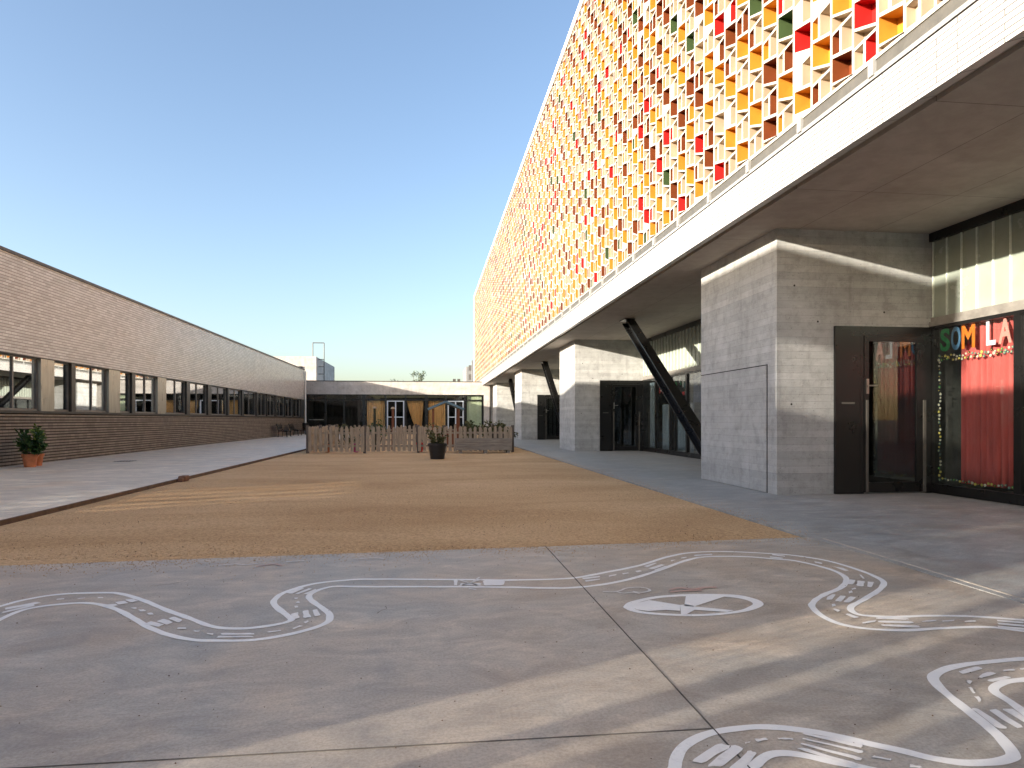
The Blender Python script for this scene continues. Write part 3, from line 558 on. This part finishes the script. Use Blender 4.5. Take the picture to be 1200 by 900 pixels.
m = MB(); m.box(XF + .20, 14.2, RY0, RY1, ZS + .002, ZS + .3); m.box(XF + .102, XF + .199, RY0, RY1, ZS + .05, ZS + .3); m.build('soffit', M['soffit'], RB)
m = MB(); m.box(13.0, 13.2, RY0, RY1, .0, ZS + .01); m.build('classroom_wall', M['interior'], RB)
box('classroom_floor', (8.602, 13, RY0, RY1, -.1, .01), M['floor_in'], RB)
PY = [-4.9, 10.3, 25.5, 40.7, 55.9]
def entrance(yf, parent, lit=True):
    """entrance door on the face of a pier that looks towards the viewer"""
    m = MB(); y = yf
    m.box(6.47, 6.90, y - .05, y - .002, .01, 2.71)                                       # closed side panel
    m.box(6.903, 6.96, y - .05, y - .002, .01, 2.71); m.box(8.04, 8.165, y - .05, y - .002, .01, 2.71); m.box(6.961, 8.039, y - .05, y - .002, 2.56, 2.71)
    d = m.build('entrance_door', M['dark'], parent)
    m = MB(); y2 = y - .062
    m.box(6.965, 7.04, y2, y - .012, .03, 2.555); m.box(7.88, 8.035, y2, y - .012, .03, 2.555); m.box(7.041, 7.879, y2, y - .012, .03, .19); m.box(7.041, 7.879, y2, y - .012, 2.47, 2.555)
    m.build('door_leaf', M['dark'], d)
    box('pane', (7.041, 7.879, y - .038, y - .03, .19, 2.47), M['dglass'], d)
    box('dark_backing', (7.041, 7.879, y - .012, y - .003, .05, 2.55), M['inner_dark'], d)
    m = MB(); m.box(6.985, 7.02, y2 - .022, y2 - .001, .02, 1.52); m.build('finger_guard', M['galv'], d)
    m = MB(); m.box(7.985, 8.03, y2 - .022, y2 - .001, .02, 1.52); m.build('finger_guard', M['galv'], d)
    m = MB(); m.box(6.99, 7.03, y2 - .02, y2 - .001, 1.62, 1.86); m.tube((7.0, y2 - .05, 1.75), (7.15, y2 - .05, 1.75), .012); m.tube((7.0, y2, 1.75), (7.0, y2 - .05, 1.75), .012); m.build('handle', M['steel'], d)
    m = MB(); m.box(6.58, 6.80, y - .056, y - .0505, 1.455, 1.485); m.build('letter_slot', M['galv'], d)
for i, py in enumerate(PY):
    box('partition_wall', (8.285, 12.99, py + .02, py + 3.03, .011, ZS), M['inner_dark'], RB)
    m = MB(); m.box(XC, 8.28, py, py + 3.05, -.1, ZS + .01)
    pr = m.build('concrete_pier', M['boards'], RB, bevel=.006)
    if i < 4: entrance(py, RB)
    if i == 1:
        m = MB(); m.box(XC - .02, XC - .002, py + .31, py + 2.98, .01, 2.09); m.build('hatch', M['hatch'], pr, bevel=.004)
        m = MB(); m.box(XC - .0035, XC + .01, py + .29, py + .309, .0, 2.11); m.box(XC - .0035, XC + .01, py + .31, py + 3.04, 2.091, 2.11); m.build('hatch_gap', M['joint'], pr)
    if i in (1, 2):
        for tx, tz in ((5.75, 1.45), (6.2, 2.78), (7.35, 2.95), (5.8, 3.35)):
            m = MB(); m.tube((tx, py - .0015, tz), (tx, py + .01, tz), .016, n=12); m.build('tie_hole', M['joint'], pr)
    # raking strut
    if 1 <= i <= 3:
        y1, y0 = py + 10.0, py + 3.07
        p0 = Vector((6.0, y0 + .02, .02)); p1 = Vector((6.0, y1, ZS + .02)); d = (p1 - p0).normalized(); up = Vector((1, 0, 0)).cross(d)
        m = MB(); m.beam(p0, p1, .02, .3, up=up)
        for s in (-1, 1):
            o = up * (s * .14); m.beam(p0 + o, p1 + o, .26, .022, up=up)
        m.box(5.83, 6.17, y1 - .32, y1 + .22, ZS - .022, ZS + .009)
        m.build('raking_strut', M['dark'], RB)
def glazing(y_far, y_near, steps, ztop=2.72):
    """bays of a glass wall on the plane X = XG, from the far end towards the viewer"""
    out = []; ya = y_far
    for st in steps:
        yb = ya - st; m = MB(); f = .06; x0, x1 = XG - .05, XG + .07
        m.box(x0, x1, yb, ya - .002, .012, .16); m.box(x0, x1, yb, ya - .002, ztop - .05, ztop)
        m.box(x0, x1, yb, yb + f, .162, ztop - .052); m.box(x0, x1, ya - f - .002, ya - .002, .162, ztop - .052)
        wv = m.build('window', M['dark'], RB)
        box('pane', (XG - .006, XG + .006, yb + f, ya - f - .002, .162, ztop - .052), M['glass'], wv)
        out.append((wv, yb, ya)); ya = yb
        if ya < y_near: break
    # frame above, channel glass, top beam
    m = MB(); m.box(XG - .06, XG + .08, y_near, y_far, 2.725, 2.80); m.box(XG - .03, XG + .06, y_near, y_far, 2.803, 2.87); m.build('transom', M['grey_frame'], RB)
    m = MB(); m.box(XG - .06, XG + .1, y_near, y_far, 4.11, ZS + .01); m.build('head_beam', M['dark'], RB)
    m = MB(); m.box(XG, XG + .03, y_near, y_far, 2.873, 4.107); cg = m.build('channel_glass', M['uglass'], RB)
    m = MB(); yy = y_far - .02
    while yy > y_near: m.box(XG - .022, XG - .001, yy - .025, yy, 2.875, 4.105); yy -= .3
    m.build('flange', M['urib'], cg)
    return out
bayA = glazing(10.295, -1.8, [1.68] * 7)
bayB = glazing(25.495, 13.36, [1.5, 1.5, 1.5, 1.55, 1.5, 1.5, 1.5, 1.58])
bayC = glazing(40.695, 28.56, [1.5] * 8)
bayD = glazing(55.895, 43.76, [1.5] * 8)
# paper letters and bead garland on the near window (children of that window)
wA, ya0, ya1 = bayA[0]
def letter(ch, yc, z0, h, wd, mat):
    cu = bpy.data.curves.new('letter_outline', 'FONT'); cu.body = ch; cu.size = 1; cu.extrude = .004; cu.offset = .028
    ob = bpy.data.objects.new('letter_outline', cu); COL.objects.link(ob)
    me = bpy.data.meshes.new_from_object(ob.evaluated_get(bpy.context.evaluated_depsgraph_get()))
    bpy.data.objects.remove(ob)
    xs = [v.co.x for v in me.vertices]; zs = [v.co.y for v in me.vertices]
    off = wloc(wA)
    for v in me.vertices:
        a = (v.co.x - min(xs)) / (max(xs) - min(xs)); b = (v.co.y - min(zs)) / (max(zs) - min(zs)); dpt = v.co.z
        v.co = (XG + .02 + dpt - off.x, yc + wd/2 - a*wd - off.y, z0 + b*h - off.z)
    me.materials.clear(); me.materials.append(mat)
    o = bpy.data.objects.new('letter', me); COL.objects.link(o); o.parent = wA; return o
for ch, yc, wd, mt in (('S', 10.04, .20, 'lettergreen'), ('O', 9.815, .19, 'letterblue'), ('M', 9.565, .26, 'letterorange'), ('L', 9.14, .17, 'letterpink'), ('A', 8.89, .23, 'lettercoral')):
    letter(ch, yc, 2.30, .37, wd, M[mt])
GM = [M['paper'], M['lettergreen'], M['yellowpaper'], M['bluepaper'], M['dark']]
m = MB(); rg = random.Random(3)
def bead(y, z):
    r = rg.uniform(.015, .024); k = rg.choice([0, 1, 2, 3, 4, 0, 3]); b = 8
    m.tube((XG + .03, y, z), (XG + .042, y, z), r, r * .8, 8, k)
    m.tube((XG + .026, y, z), (XG + .0295, y, z), r * .4, r * .4, 6, 2)
yv0, yv1 = ya0 + .1, ya1 - .12
nn = 24
for i in range(nn + 1):
    y = yv0 + (yv1 - yv0) * i / nn; bead(y, .24 + rg.uniform(-.02, .02)); bead(y, 2.22 + rg.uniform(-.02, .02)); bead(y + .02, 2.17 + rg.uniform(-.02, .02))
for i in range(1, 34):
    z = .24 + 1.95 * i / 34; bead(yv0 + rg.uniform(-.02, .02), z); bead(yv1 + rg.uniform(-.02, .02), z)
m.build('garland', GM, wA)
def curtain(name, x, y0, y1, z0, z1, mat, axis='y', waves=9, amp=.035, taper=None, label='', group=None):
    """hanging pleated cloth along an axis"""
    m = MB(); nu, nv = 90, 8; ph = rng.uniform(0, 6)
    for j in range(nv + 1):
        for i in range(nu + 1):
            u = i / nu; v = j / nv; a0, a1 = y0, y1
            if taper: a0 = y0 + (taper[0]) * (1 - v) ** 1.3; a1 = y1 + taper[1] * (1 - v) ** 1.3
            a = a0 + (a1 - a0) * u; dx = amp * (math.sin(u * waves * 6.283 + ph) + .45 * math.sin(u * waves * 2.3 * 6.283 + v))
            zz = z0 + (z1 - z0) * v
            m.v.append((x + dx, a, zz) if axis == 'y' else (a, x + dx, zz))
    for j in range(nv):
        for i in range(nu):
            q = j * (nu + 1) + i; m.f.append((q, q + 1, q + nu + 2, q + nu + 1)); m.m.append(0)
    o = m.build(name, mat, None, smooth=True); s = o.modifiers.new('thickness', 'SOLIDIFY'); s.thickness = .006
    return tag(o, label, 'curtain', group)
curtain('curtain', XG + .16, 8.66, 9.82, .2, 2.9, M['red_cloth'], label='bright red pleated curtain behind the window with paper letters')
curtain('curtain', XG + .16, 6.3, 8.3, .2, 2.9, M['red_cloth'], label='red pleated curtain in the window just past the right edge of the lettered window')
curtain('curtain', XG + .2, 22.75, 23.8, .15, 1.75, M['blue_cloth'], label='pale blue half-height curtain just right of the upright behind the raking strut', amp=.03)
curtain('curtain', XG + .2, 21.05, 22.35, .15, 1.75, M['blue_cloth'], label='pale blue half-height curtain in the window crossed by the raking strut', amp=.03)
curtain('curtain', XG + .2, 24.35, 25.3, .15, 2.6, M['blue_cloth'], label='tall pale blue curtain in the glass wall right beside the black entrance door', amp=.03)
curtain('wall_hanging', XG + .14, 20.1, 20.85, 1.75, 2.66, M['navy_cloth'], label='dark navy cloth hanging high in the glass wall beside the front concrete pier', waves=3, amp=.02)
m = MB()
rp = random.Random(8)
for k in range(16):
    y = rp.uniform(21.1, 23.8); z = rp.uniform(1.85, 2.45); m.box(XG + .025, XG + .03, y, y + rp.uniform(.08, .2), z, z + rp.uniform(.1, .22), k % 4)
m.build('children_drawings', [M['paper'], M['letterred'], M['bluepaper'], M['lettergreen']], bayB[1][0])
# ---------------------------------------------------------------- far: low glazed building across the yard
YF = 60.0; FB = thing('low_school_building', (-2.5, YF, 0), 'low pale concrete building with a dark glazed front behind the picket fence', 'building')
m = MB(); m.box(-10.55, 8.5, YF, YF + .35, 3.40, 4.5); m.build('parapet', M['parapet'], FB)
m = MB(); m.box(-10.6, 8.5, YF - .03, YF + .4, 4.502, 4.57); m.build('parapet_cap', M['coping'], FB)
m = MB(); m.box(4.78, 8.5, YF, YF + .35, -.1, 3.398); m.build('side_wall', M['parapet'], FB)
m = MB(); m.tube((5.32, YF - .06, 0), (5.32, YF - .06, 4.45), .055); m.build('downpipe', M['coping'], FB)
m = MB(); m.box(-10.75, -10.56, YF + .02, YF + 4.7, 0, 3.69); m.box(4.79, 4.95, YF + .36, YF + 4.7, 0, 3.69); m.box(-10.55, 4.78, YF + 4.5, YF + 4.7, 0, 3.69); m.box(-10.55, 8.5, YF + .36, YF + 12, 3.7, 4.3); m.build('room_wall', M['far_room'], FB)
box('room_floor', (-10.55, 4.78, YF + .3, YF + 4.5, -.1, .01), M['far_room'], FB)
gx = [-10.5, -8.84, -7.27, -5.6, -3.76, -2.05, -.25, 1.47, 3.12, 4.75]
for a, b in zip(gx, gx[1:]):
    m = MB(); f = .13 if a in (-5.6, -.25) else .07; g = .13 if b in (-5.6, -.25) else .07
    y0, y1 = YF + .08, YF + .2
    m.box(a, a + f, y0, y1, 0, 3.395); m.box(b - g, b - .002, y0, y1, 0, 3.395); m.box(a + f, b - g, y0, y1, 0, .12); m.box(a + f, b - g, y0, y1, 2.88, 2.98); m.box(a + f, b - g, y0, y1, 3.32, 3.395)
    wv = m.build('window', M['dark'], FB)
    box('pane', (a + f, b - g, YF + .13, YF + .14, .12, 2.88), M['fglass'], wv); box('pane', (a + f, b - g, YF + .13, YF + .14, 2.98, 3.32), M['fglass'], wv)
for a, b in ((-3.64, -2.15), (1.60, 3.0)):
    m = MB(); y0, y1 = YF - .02, YF + .075
    for x in (a, (a + b) / 2 - .05, b - .1): m.box(x, x + .1, y0, y1, .02, 2.86)
    for z in (.02, 1.40, 2.78): m.box(a + .101, (a + b) / 2 - .051, y0, y1, z, z + .08); m.box((a + b) / 2 + .051, b - .101, y0, y1, z, z + .08)
    m.build('white_door_frame', M['doorwhite'], FB)
m = MB(); m.box(-10.2, -9.0, YF + .02, YF + .07, 1.18, 1.24); m.build('push_bar', M['steel'], FB)
box('pale_blind', (3.3, 4.6, YF + .3, YF + .32, .3, 3.3), simple('pale_green_blind', (.55, .60, .42), .8, amt=.1), FB)
G = 'ochre curtains in the far glazed building'
curtain('curtain', YF + .4, -5.35, -3.85, .1, 2.86, M['ochre_cloth'], 'x', label='straight ochre curtain left of the pale door frame', group=G)
curtain('curtain', YF + .4, -1.95, -.5, .1, 2.86, M['ochre_cloth'], 'x', taper=(.9, -.2), label='ochre curtain drawn in towards its foot, right of the pale door frame', group=G)
curtain('curtain', YF + .4, -.05, 1.40, .1, 2.86, M['ochre_cloth'], 'x', label='ochre curtain seen through the gable of the playhouse', group=G)
m = MB(); m.box(2.1, 2.35, YF + 1, YF + 1.3, 4.3, 4.85); m.box(2.5, 2.75, YF + 1, YF + 1.3, 4.3, 4.85); tag(m.build('roof_vent', M['coping']), 'small dark twin vent on the roof of the low glazed building', 'roof vent')
# white block behind
WB = thing('rooftop_block', (-13, 80, 0), 'pale rendered block rising behind the end of the brick wing', 'building')
m = MB(); m.box(-19, -12.0, 75, 75.3, 0, 7.95); m.box(-12.3, -12.0, 75.301, 89, 0, 7.95); m.box(-19, -18.7, 75.301, 89, 0, 7.95); m.box(-19, -12, 88.7, 89.2, 0, 7.9); m.box(-18.69, -12.31, 75.31, 88.69, 7.6, 7.8)
m.build('wall', M['parapet'], WB)
m = MB(); m.box(-15.2, -13.4, 74.9, 74.98, 5.4, 6.9); fr = m.build('window', M['dark'], WB); m = MB(); m.box(-15.05, -13.65, 74.86, 74.898, 5.45, 6.62); m.build('pane', M['white'], fr)
m = MB()
for x in (-12.6, -11.4): m.tube((x, 76.5, 5.0 if x > -12 else 7.9), (x, 76.5, 9.6), .05)
m.tube((-12.6, 76.5, 9.6), (-11.4, 76.5, 9.6), .05)
for z in (5.4, 6.2, 7.0, 7.8): m.tube((-12.0, 76.5, z), (-11.4, 76.5, z), .04)
tag(m.build('ladder_frame', M['galv']), 'thin grey access ladder hoop on the corner of the pale block', 'ladder')
m = MB(); m.box(8.1, 20, 150, 165, 0, 12.9); m.box(9.2, 20, 149, 149.99, 0, 14.2)
for z in range(2, 13, 2):
    for x in range(0, 5): m.box(8.6 + x * 2, 9.6 + x * 2, 148.9 if x else 149.9, 148.98 if x else 149.98, z, z + 1.2, 1)
tag(m.build('distant_tower', [M['tower'], M['inner_dark']]), 'grey distant building just past the far end of the lattice front', 'building')
# ---------------------------------------------------------------- plants
def leaves(m, c, rad, n, size, rr, flat=.5, mi=0, squash=1.0):
    for _ in range(n):
        while True:
            p = Vector((rr.uniform(-1, 1), rr.uniform(-1, 1), rr.uniform(-1, 1)))
            if p.length < 1: break
        p = Vector((p.x * rad[0], p.y * rad[1], p.z * rad[2])) + Vector(c)
        d = Vector((rr.uniform(-1, 1), rr.uniform(-1, 1), rr.uniform(-flat, 1))).normalized(); s = d.cross(Vector((rr.random(), rr.random(), rr.random()))).normalized()
        L = size * rr.uniform(.6, 1.3); W = L * rr.uniform(.28, .42) * squash
        up = d.cross(s) * L * .12
        m.face([p, p + d*L*.5 + s*W + up, p + d*L, p + d*L*.5 - s*W + up], mi)
def tree(loc, h, rx, seed, n, label, group, squash=1.0):
    rr = random.Random(seed); t = thing('tree', loc, label, 'tree', group); b = Vector(loc)
    m = MB(); tips = []
    m.tube(b, b + Vector((.1, 0, h * .6)), .16, .09); fork = b + Vector((.1, 0, h * .6))
    for k in range(9):
        a = rr.uniform(0, 6.28); r = rx * rr.uniform(.4, .95); e = fork + Vector((math.cos(a) * r, math.sin(a) * r, h * rr.uniform(.05, .38)))
        m.tube(fork, e, .06, .02, 6); tips.append(e)
        e2 = e + Vector((rr.uniform(-.5, .5), rr.uniform(-.5, .5), rr.uniform(.1, .5))); m.tube(e, e2, .02, .01, 5); tips.append(e2)
    m.build('trunk', M['bark'], t)
    m = MB()
    for e in tips: leaves(m, e, (.42, .42, .36), n, .17, rr, squash=squash)
    m.build('crown', M['leaf3'], t)
tree((-1.75, 90, 0), 7.4, 1.0, 4, 46, 'leafy crown of the fuller tree showing above the far roof', 'trees beyond the far roof')
tree((-4.35, 90, 0), 6.9, .8, 9, 8, 'sparse almost bare treetop left of the fuller tree', 'trees beyond the far roof')
def terracotta(c, r, h, label, seed, leafy, tall=1, spread=1, lf='leaf'):
    t = thing('potted_plant', (c[0], c[1], .03), label, 'potted plant', 'terracotta pots by the brick wing'); b = (c[0], c[1], .03); rr = random.Random(seed)
    m = MB(); m.lathe(b, [(0, 0.002), (r * .72, 0.002), (r * .95, h * .8), (r * 1.06, h * .8), (r * 1.08, h), (r * .96, h), (r * .9, h * .86), (0, h * .86)], 28); m.build('pot', M['terracotta'], t, smooth=False)
    m = MB(); m.lathe(b, [(0, h * .9), (r * .9, h * .88)], 20); m.build('soil', M['soil'], t)
    m = MB(); ml = MB()
    for k in range(leafy):
        a = rr.uniform(0, 6.28); sp = rr.uniform(.1, .36) * spread; hh = rr.uniform(.25, .62) * tall
        p0 = Vector((c[0] + .05 * math.cos(a), c[1] + .05 * math.sin(a), .03 + h * .85)); p1 = p0 + Vector((math.cos(a) * sp, math.sin(a) * sp, hh))
        m.tube(p0, p1, .012, .006, 6)
        for q in range(9):
            s = p0.lerp(p1, .3 + .7 * q / 8); leaves(ml, s, (.07, .07, .06), 6, .13, rr, .2)
    m.build('stem', M['stem'], t); ml.build('foliage', M[lf], t)
terracotta((-9.83, 18.25), .17, .32, 'bushy green plant in a terracotta pot against the dark ribbed wall', 2, 9)
terracotta((-9.93, 18.72), .16, .31, 'second terracotta pot, half hidden behind the bushy one, with a taller bright shoot', 7, 4, 1.45, .45, 'leaf4')
# black tub in front of the fence
def tub():
    X, Y = TUB; c = (X, Y, -.02)
    t = thing('potted_plant', c, 'olive shrub in a black plastic tub in front of the picket fence', 'potted plant'); rr = random.Random(21)
    m = MB(); m.lathe(c, [(0, .002), (.215, .002), (.27, .40), (.30, .40), (.30, .49), (.275, .49), (.26, .42), (0, .42)], 28); m.build('pot', M['blackpot'], t)
    m = MB(); m.lathe(c, [(0, .44), (.265, .43)], 20); m.build('soil', M['soil'], t)
    m = MB(); ml = MB()
    for k in range(12):
        a = rr.uniform(0, 6.28); sp = rr.uniform(.05, .24); p0 = Vector((c[0] + .08 * math.cos(a), c[1] + .08 * math.sin(a), .4)); p1 = p0 + Vector((math.cos(a) * sp, math.sin(a) * sp, rr.uniform(.18, .5)))
        m.tube(p0, p1, .008, .004, 5)
        for q in range(7): leaves(ml, p0.lerp(p1, .2 + .8 * q / 6), (.05, .05, .05), 5, .08, rr, .3)
    m.build('stem', M['stem'], t); ml.build('foliage', M['leaf2'], t)
TUB = (.25, 21.4); tub()
# ---------------------------------------------------------------- picket fence round the small garden
def picket_fence(p0, p1, label, n, post_at, seed):
    rr = random.Random(seed); p0 = Vector(p0); p1 = Vector(p1); L = (p1 - p0).length; d = (p1 - p0) / L; nrm = Vector((d.y, -d.x, 0))
    t = thing('picket_fence', (p0 + p1) / 2, label, 'fence', 'weathered fences round the small garden')
    for z in (.24, .72):
        m = MB(); m.beam(p0 + Vector((0, 0, z)) - nrm * .03, p1 + Vector((0, 0, z)) - nrm * .03, .035, .075); m.build('rail', M['picket'], t)
    for s in post_at:
        c = p0 + d * (L * s) - nrm * .06; m = MB(); m.box(c.x - .05, c.x + .05, c.y - .05, c.y + .05, -.1, 1.0); m.build('post', M['post'], t)
    st = L / n
    for i in range(n):
        c = p0 + d * (st * (i + .5)) + nrm * .006; wd = .058 + rr.uniform(-.004, .006); h = .94 + rr.uniform(-.03, .035); z0 = .04 + rr.uniform(-.015, .015)
        m = MB(); tl = rr.uniform(-.012, .012)
        poly = [(-wd, z0), (wd, z0), (wd + tl, h - .06), (wd * .6 + tl, h - .015), (tl, h), (-wd * .6 + tl, h - .015), (-wd + tl, h - .06)]
        k = len(poly)
        for s in (0, 1):
            for (a, z) in poly: m.v.append(tuple(c + d * a + nrm * (.022 * s) + Vector((0, 0, z))))
        m.f += [tuple(range(k)), tuple(range(k, 2 * k))[::-1]] + [(i_, k + i_, k + (i_ + 1) % k, (i_ + 1) % k) for i_ in range(k)]; m.m += [0] * (k + 2)
        m.build('picket', M['picket'], t)
FX0, FX1, FY, FYB = -4.39, 3.12, 25.5, 33.0
picket_fence((FX0, FY, 0), (FX1, FY, 0), 'weathered picket fence along the front of the small garden, facing the sand', 40, (.0, .27, .53, .66, 1.0), 1)
picket_fence((FX0, FYB, 0), (FX0, FY + .1, 0), 'weathered picket fence down the left side of the small garden', 38, (.0, .33, .66), 2)
picket_fence((FX1, FY + .1, 0), (FX1, FYB, 0), 'weathered picket fence down the right side of the small garden by the planter', 38, (.33, .66, 1.0), 3)
picket_fence((FX0, FYB + .1, 0), (FX1, FYB + .1, 0), 'weathered picket fence along the back of the small garden, nearest the glazed building', 38, (.25, .5, .75), 4)
# long timber planter
PB = thing('timber_planter', (2.05, 24.9, 0), 'long low weathered timber planter standing against the picket fence', 'planter')
px0, px1, py0, py1 = .95, 3.0, 24.72, 25.2
for k, (z0, z1) in enumerate(((.10, .235), (.24, .375), (.38, .52))):
    m = MB(); j = rng.uniform(-.015, .015)
    m.box(px0 + j, px1 + j, py0, py0 + .03, z0, z1); m.box(px0 + j, px1 + j, py1 - .03, py1, z0, z1); m.box(px0, px0 + .03, py0 + .031, py1 - .031, z0, z1); m.box(px1 - .03, px1, py0 + .031, py1 - .031, z0, z1)
    m.build('plank', M['plank'], PB, bevel=.004)
for x in (px0 + .12, (px0 + px1) / 2, px1 - .18): box('foot', (x, x + .12, py0 + .04, py1 - .04, -.06, .098), M['plank'], PB)
box('soil', (px0 + .031, px1 - .031, py0 + .031, py1 - .031, .12, .46), M['soil'], PB)
def bush(c, rad, n, size, label, mat='leaf2', group='shrubs in the small garden'):
    rr = random.Random(int(abs(c[0]) * 100) + n); t = thing('shrub', (c[0], c[1], 0), label, 'shrub', group); m = MB(); ml = MB()
    for k in range(14):
        a = rr.uniform(0, 6.28); e = Vector((c[0] + math.cos(a) * rad[0] * rr.uniform(.2, 1), c[1] + math.sin(a) * rad[1] * rr.uniform(.2, 1), c[2] + rad[2] * rr.uniform(-.6, 1)))
        m.tube((c[0], c[1], 0), e, .012, .005, 5); leaves(ml, e, (.16, .16, .13), n, size, rr)
    m.build('stem', M['stem'], t); ml.build('foliage', M[mat], t)
bush((2.55, 26.1, .75), (.75, .3, .35), 26, .1, 'broad olive shrub behind the timber planter')
bush((1.6, 26.2, .7), (.35, .3, .3), 22, .09, 'low olive shrub behind the left end of the timber planter')
bush((1.9, 28.0, .8), (.5, .4, .35), 20, .12, 'taller pale shrub under the right slope of the playhouse roof')
bush((.3, 26.2, .6), (.3, .3, .35), 20, .09, 'small olive shrub behind the fence and the black tub')
bush((-3.2, 27.5, .5), (.5, .4, .45), 18, .09, 'thin low shrub behind the left part of the picket fence')
bush((-2.2, 30, .7), (.4, .4, .4), 20, .1, 'olive shrub at the foot of the dark garden post', 'leaf')
# playhouse: open frame with a blue-grey gable
PH_ = thing('playhouse', (.72, 30, 0), 'open timber playhouse with a blue-grey gable roof inside the small garden', 'playhouse')
for s in (-1, 1):
    for y in (29.7, 31.2):
        m = MB(); m.box(.72 + s*.55 - .045, .72 + s*.55 + .045, y, y + .09, -.05, 1.68); m.build('post', M['redwood'], PH_)
    m = MB(); m.beam((.70 + s*.012, 30.5, 1.99), (.72 + s*.78, 30.5, 1.66), 1.9, .09, up=(0, 0, 1)); m.build('roof', M['blueroof'], PH_)
box('board_wall', (.18, 1.26, 29.72, 29.76, .02, .6), M['redwood'], PH_); box('board_wall', (.18, 1.26, 31.22, 31.26, .02, .7), M['redwood'], PH_)
for x, y, h, mt, lb in ((-2.2, 28.2, 1.66, 'darkwood', 'green-black garden post with a pale cap behind the picket fence'), (-1.46, 28.0, 1.64, 'redwood', 'red-brown garden post with a pale cap behind the picket fence')):
    t = thing('garden_post', (x, y, 0), lb, 'post', 'capped garden posts'); m = MB(); m.tube((x, y, -.1), (x, y, h), .06, .05, 12); m.build('pole', M[mt], t)
    m = MB(); m.lathe((x, y, h), [(.0, 0), (.085, .0), (.09, .03), (.05, .075), (0, .085)], 14); m.build('cap', M['tan'], t)
for x, y, s, mt, lb in ((-2.72, 25.95, .13, 'pink', 'pink toy bucket just behind the picket fence'), (-.35, 25.95, .14, 'letterred', 'red toy bucket behind the fence just left of the black tub'), (-3.75, 25.95, .12, 'terracotta', 'terracotta toy bucket behind the left end of the picket fence')):
    t = thing('bucket', (x, y, -.02), lb, 'bucket', 'buckets behind the picket fence'); m = MB(); m.lathe((x, y, .0), [(0, .0), (s*.75, 0), (s, s*2.3), (s*1.08, s*2.3), (s*1.08, s*2.45), (s*.93, s*2.45), (s*.7, .02), (0, .02)], 18); m.build('body', M[mt], t)
    m = MB(); pr = [Vector((x + s * math.cos(a), y, s*2.35 + s*.9*math.sin(a))) for a in [math.pi * q / 8 for q in range(9)]]
    for a, b in zip(pr, pr[1:]): m.tube(a, b, .008, n=5)
    m.build('handle', M['galv'], t)
# ---------------------------------------------------------------- benches and bin by the brick wing
def bench(y, label):
    t = thing('bench', (-9.9, y, .03), label, 'bench', 'benches against the brick wing'); L = .8; x = -10.05; z = .03
    for k in range(4): box('seat_slat', (x + .14 * k, x + .14 * k + .11, y - L, y + L, z + .42, z + .455), M['dark'], t)
    for k in range(3):
        m = MB(); m.beam((x - .06 - .035 * k, y - L, z + .56 + .13 * k), (x - .06 - .035 * k, y + L, z + .56 + .13 * k), .03, .1); m.build('back_slat', M['dark'], t)
    for yy in (y - L + .15, y + L - .15):
        m = MB(); m.beam((x + .0, yy, z + .42), (x - .06, yy, z), .05, .05, up=(0, 1, 0)); m.build('leg', M['dark'], t)
        m = MB(); m.beam((x + .46, yy, z + .42), (x + .53, yy, z), .05, .05, up=(0, 1, 0)); m.build('leg', M['dark'], t)
        m = MB(); m.beam((x - .03, yy, z + .40), (x + .56, yy, z + .40), .05, .04); m.beam((x - .02, yy, z + .42), (x - .17, yy, z + .9), .05, .04, up=(0, 1, 0)); m.build('side_frame', M['dark'], t)
bench(48.2, 'black slatted bench against the brick wing, the nearer of two'); bench(52.2, 'black slatted bench against the brick wing, the one beside the litter bin')
t = thing('litter_bin', (-9.7, 55.5, .03), 'black round litter bin on a post by the end of the brick wing', 'litter bin')
m = MB(); m.tube((-9.7, 55.5, .03), (-9.7, 55.5, .5), .04); m.build('stand', M['dark'], t)
m = MB(); m.lathe((-9.7, 55.5, .35), [(0, 0), (.22, 0), (.26, .6), (.24, .6), (.2, .03), (0, .03)], 20); m.build('basket', M['dark'], t)
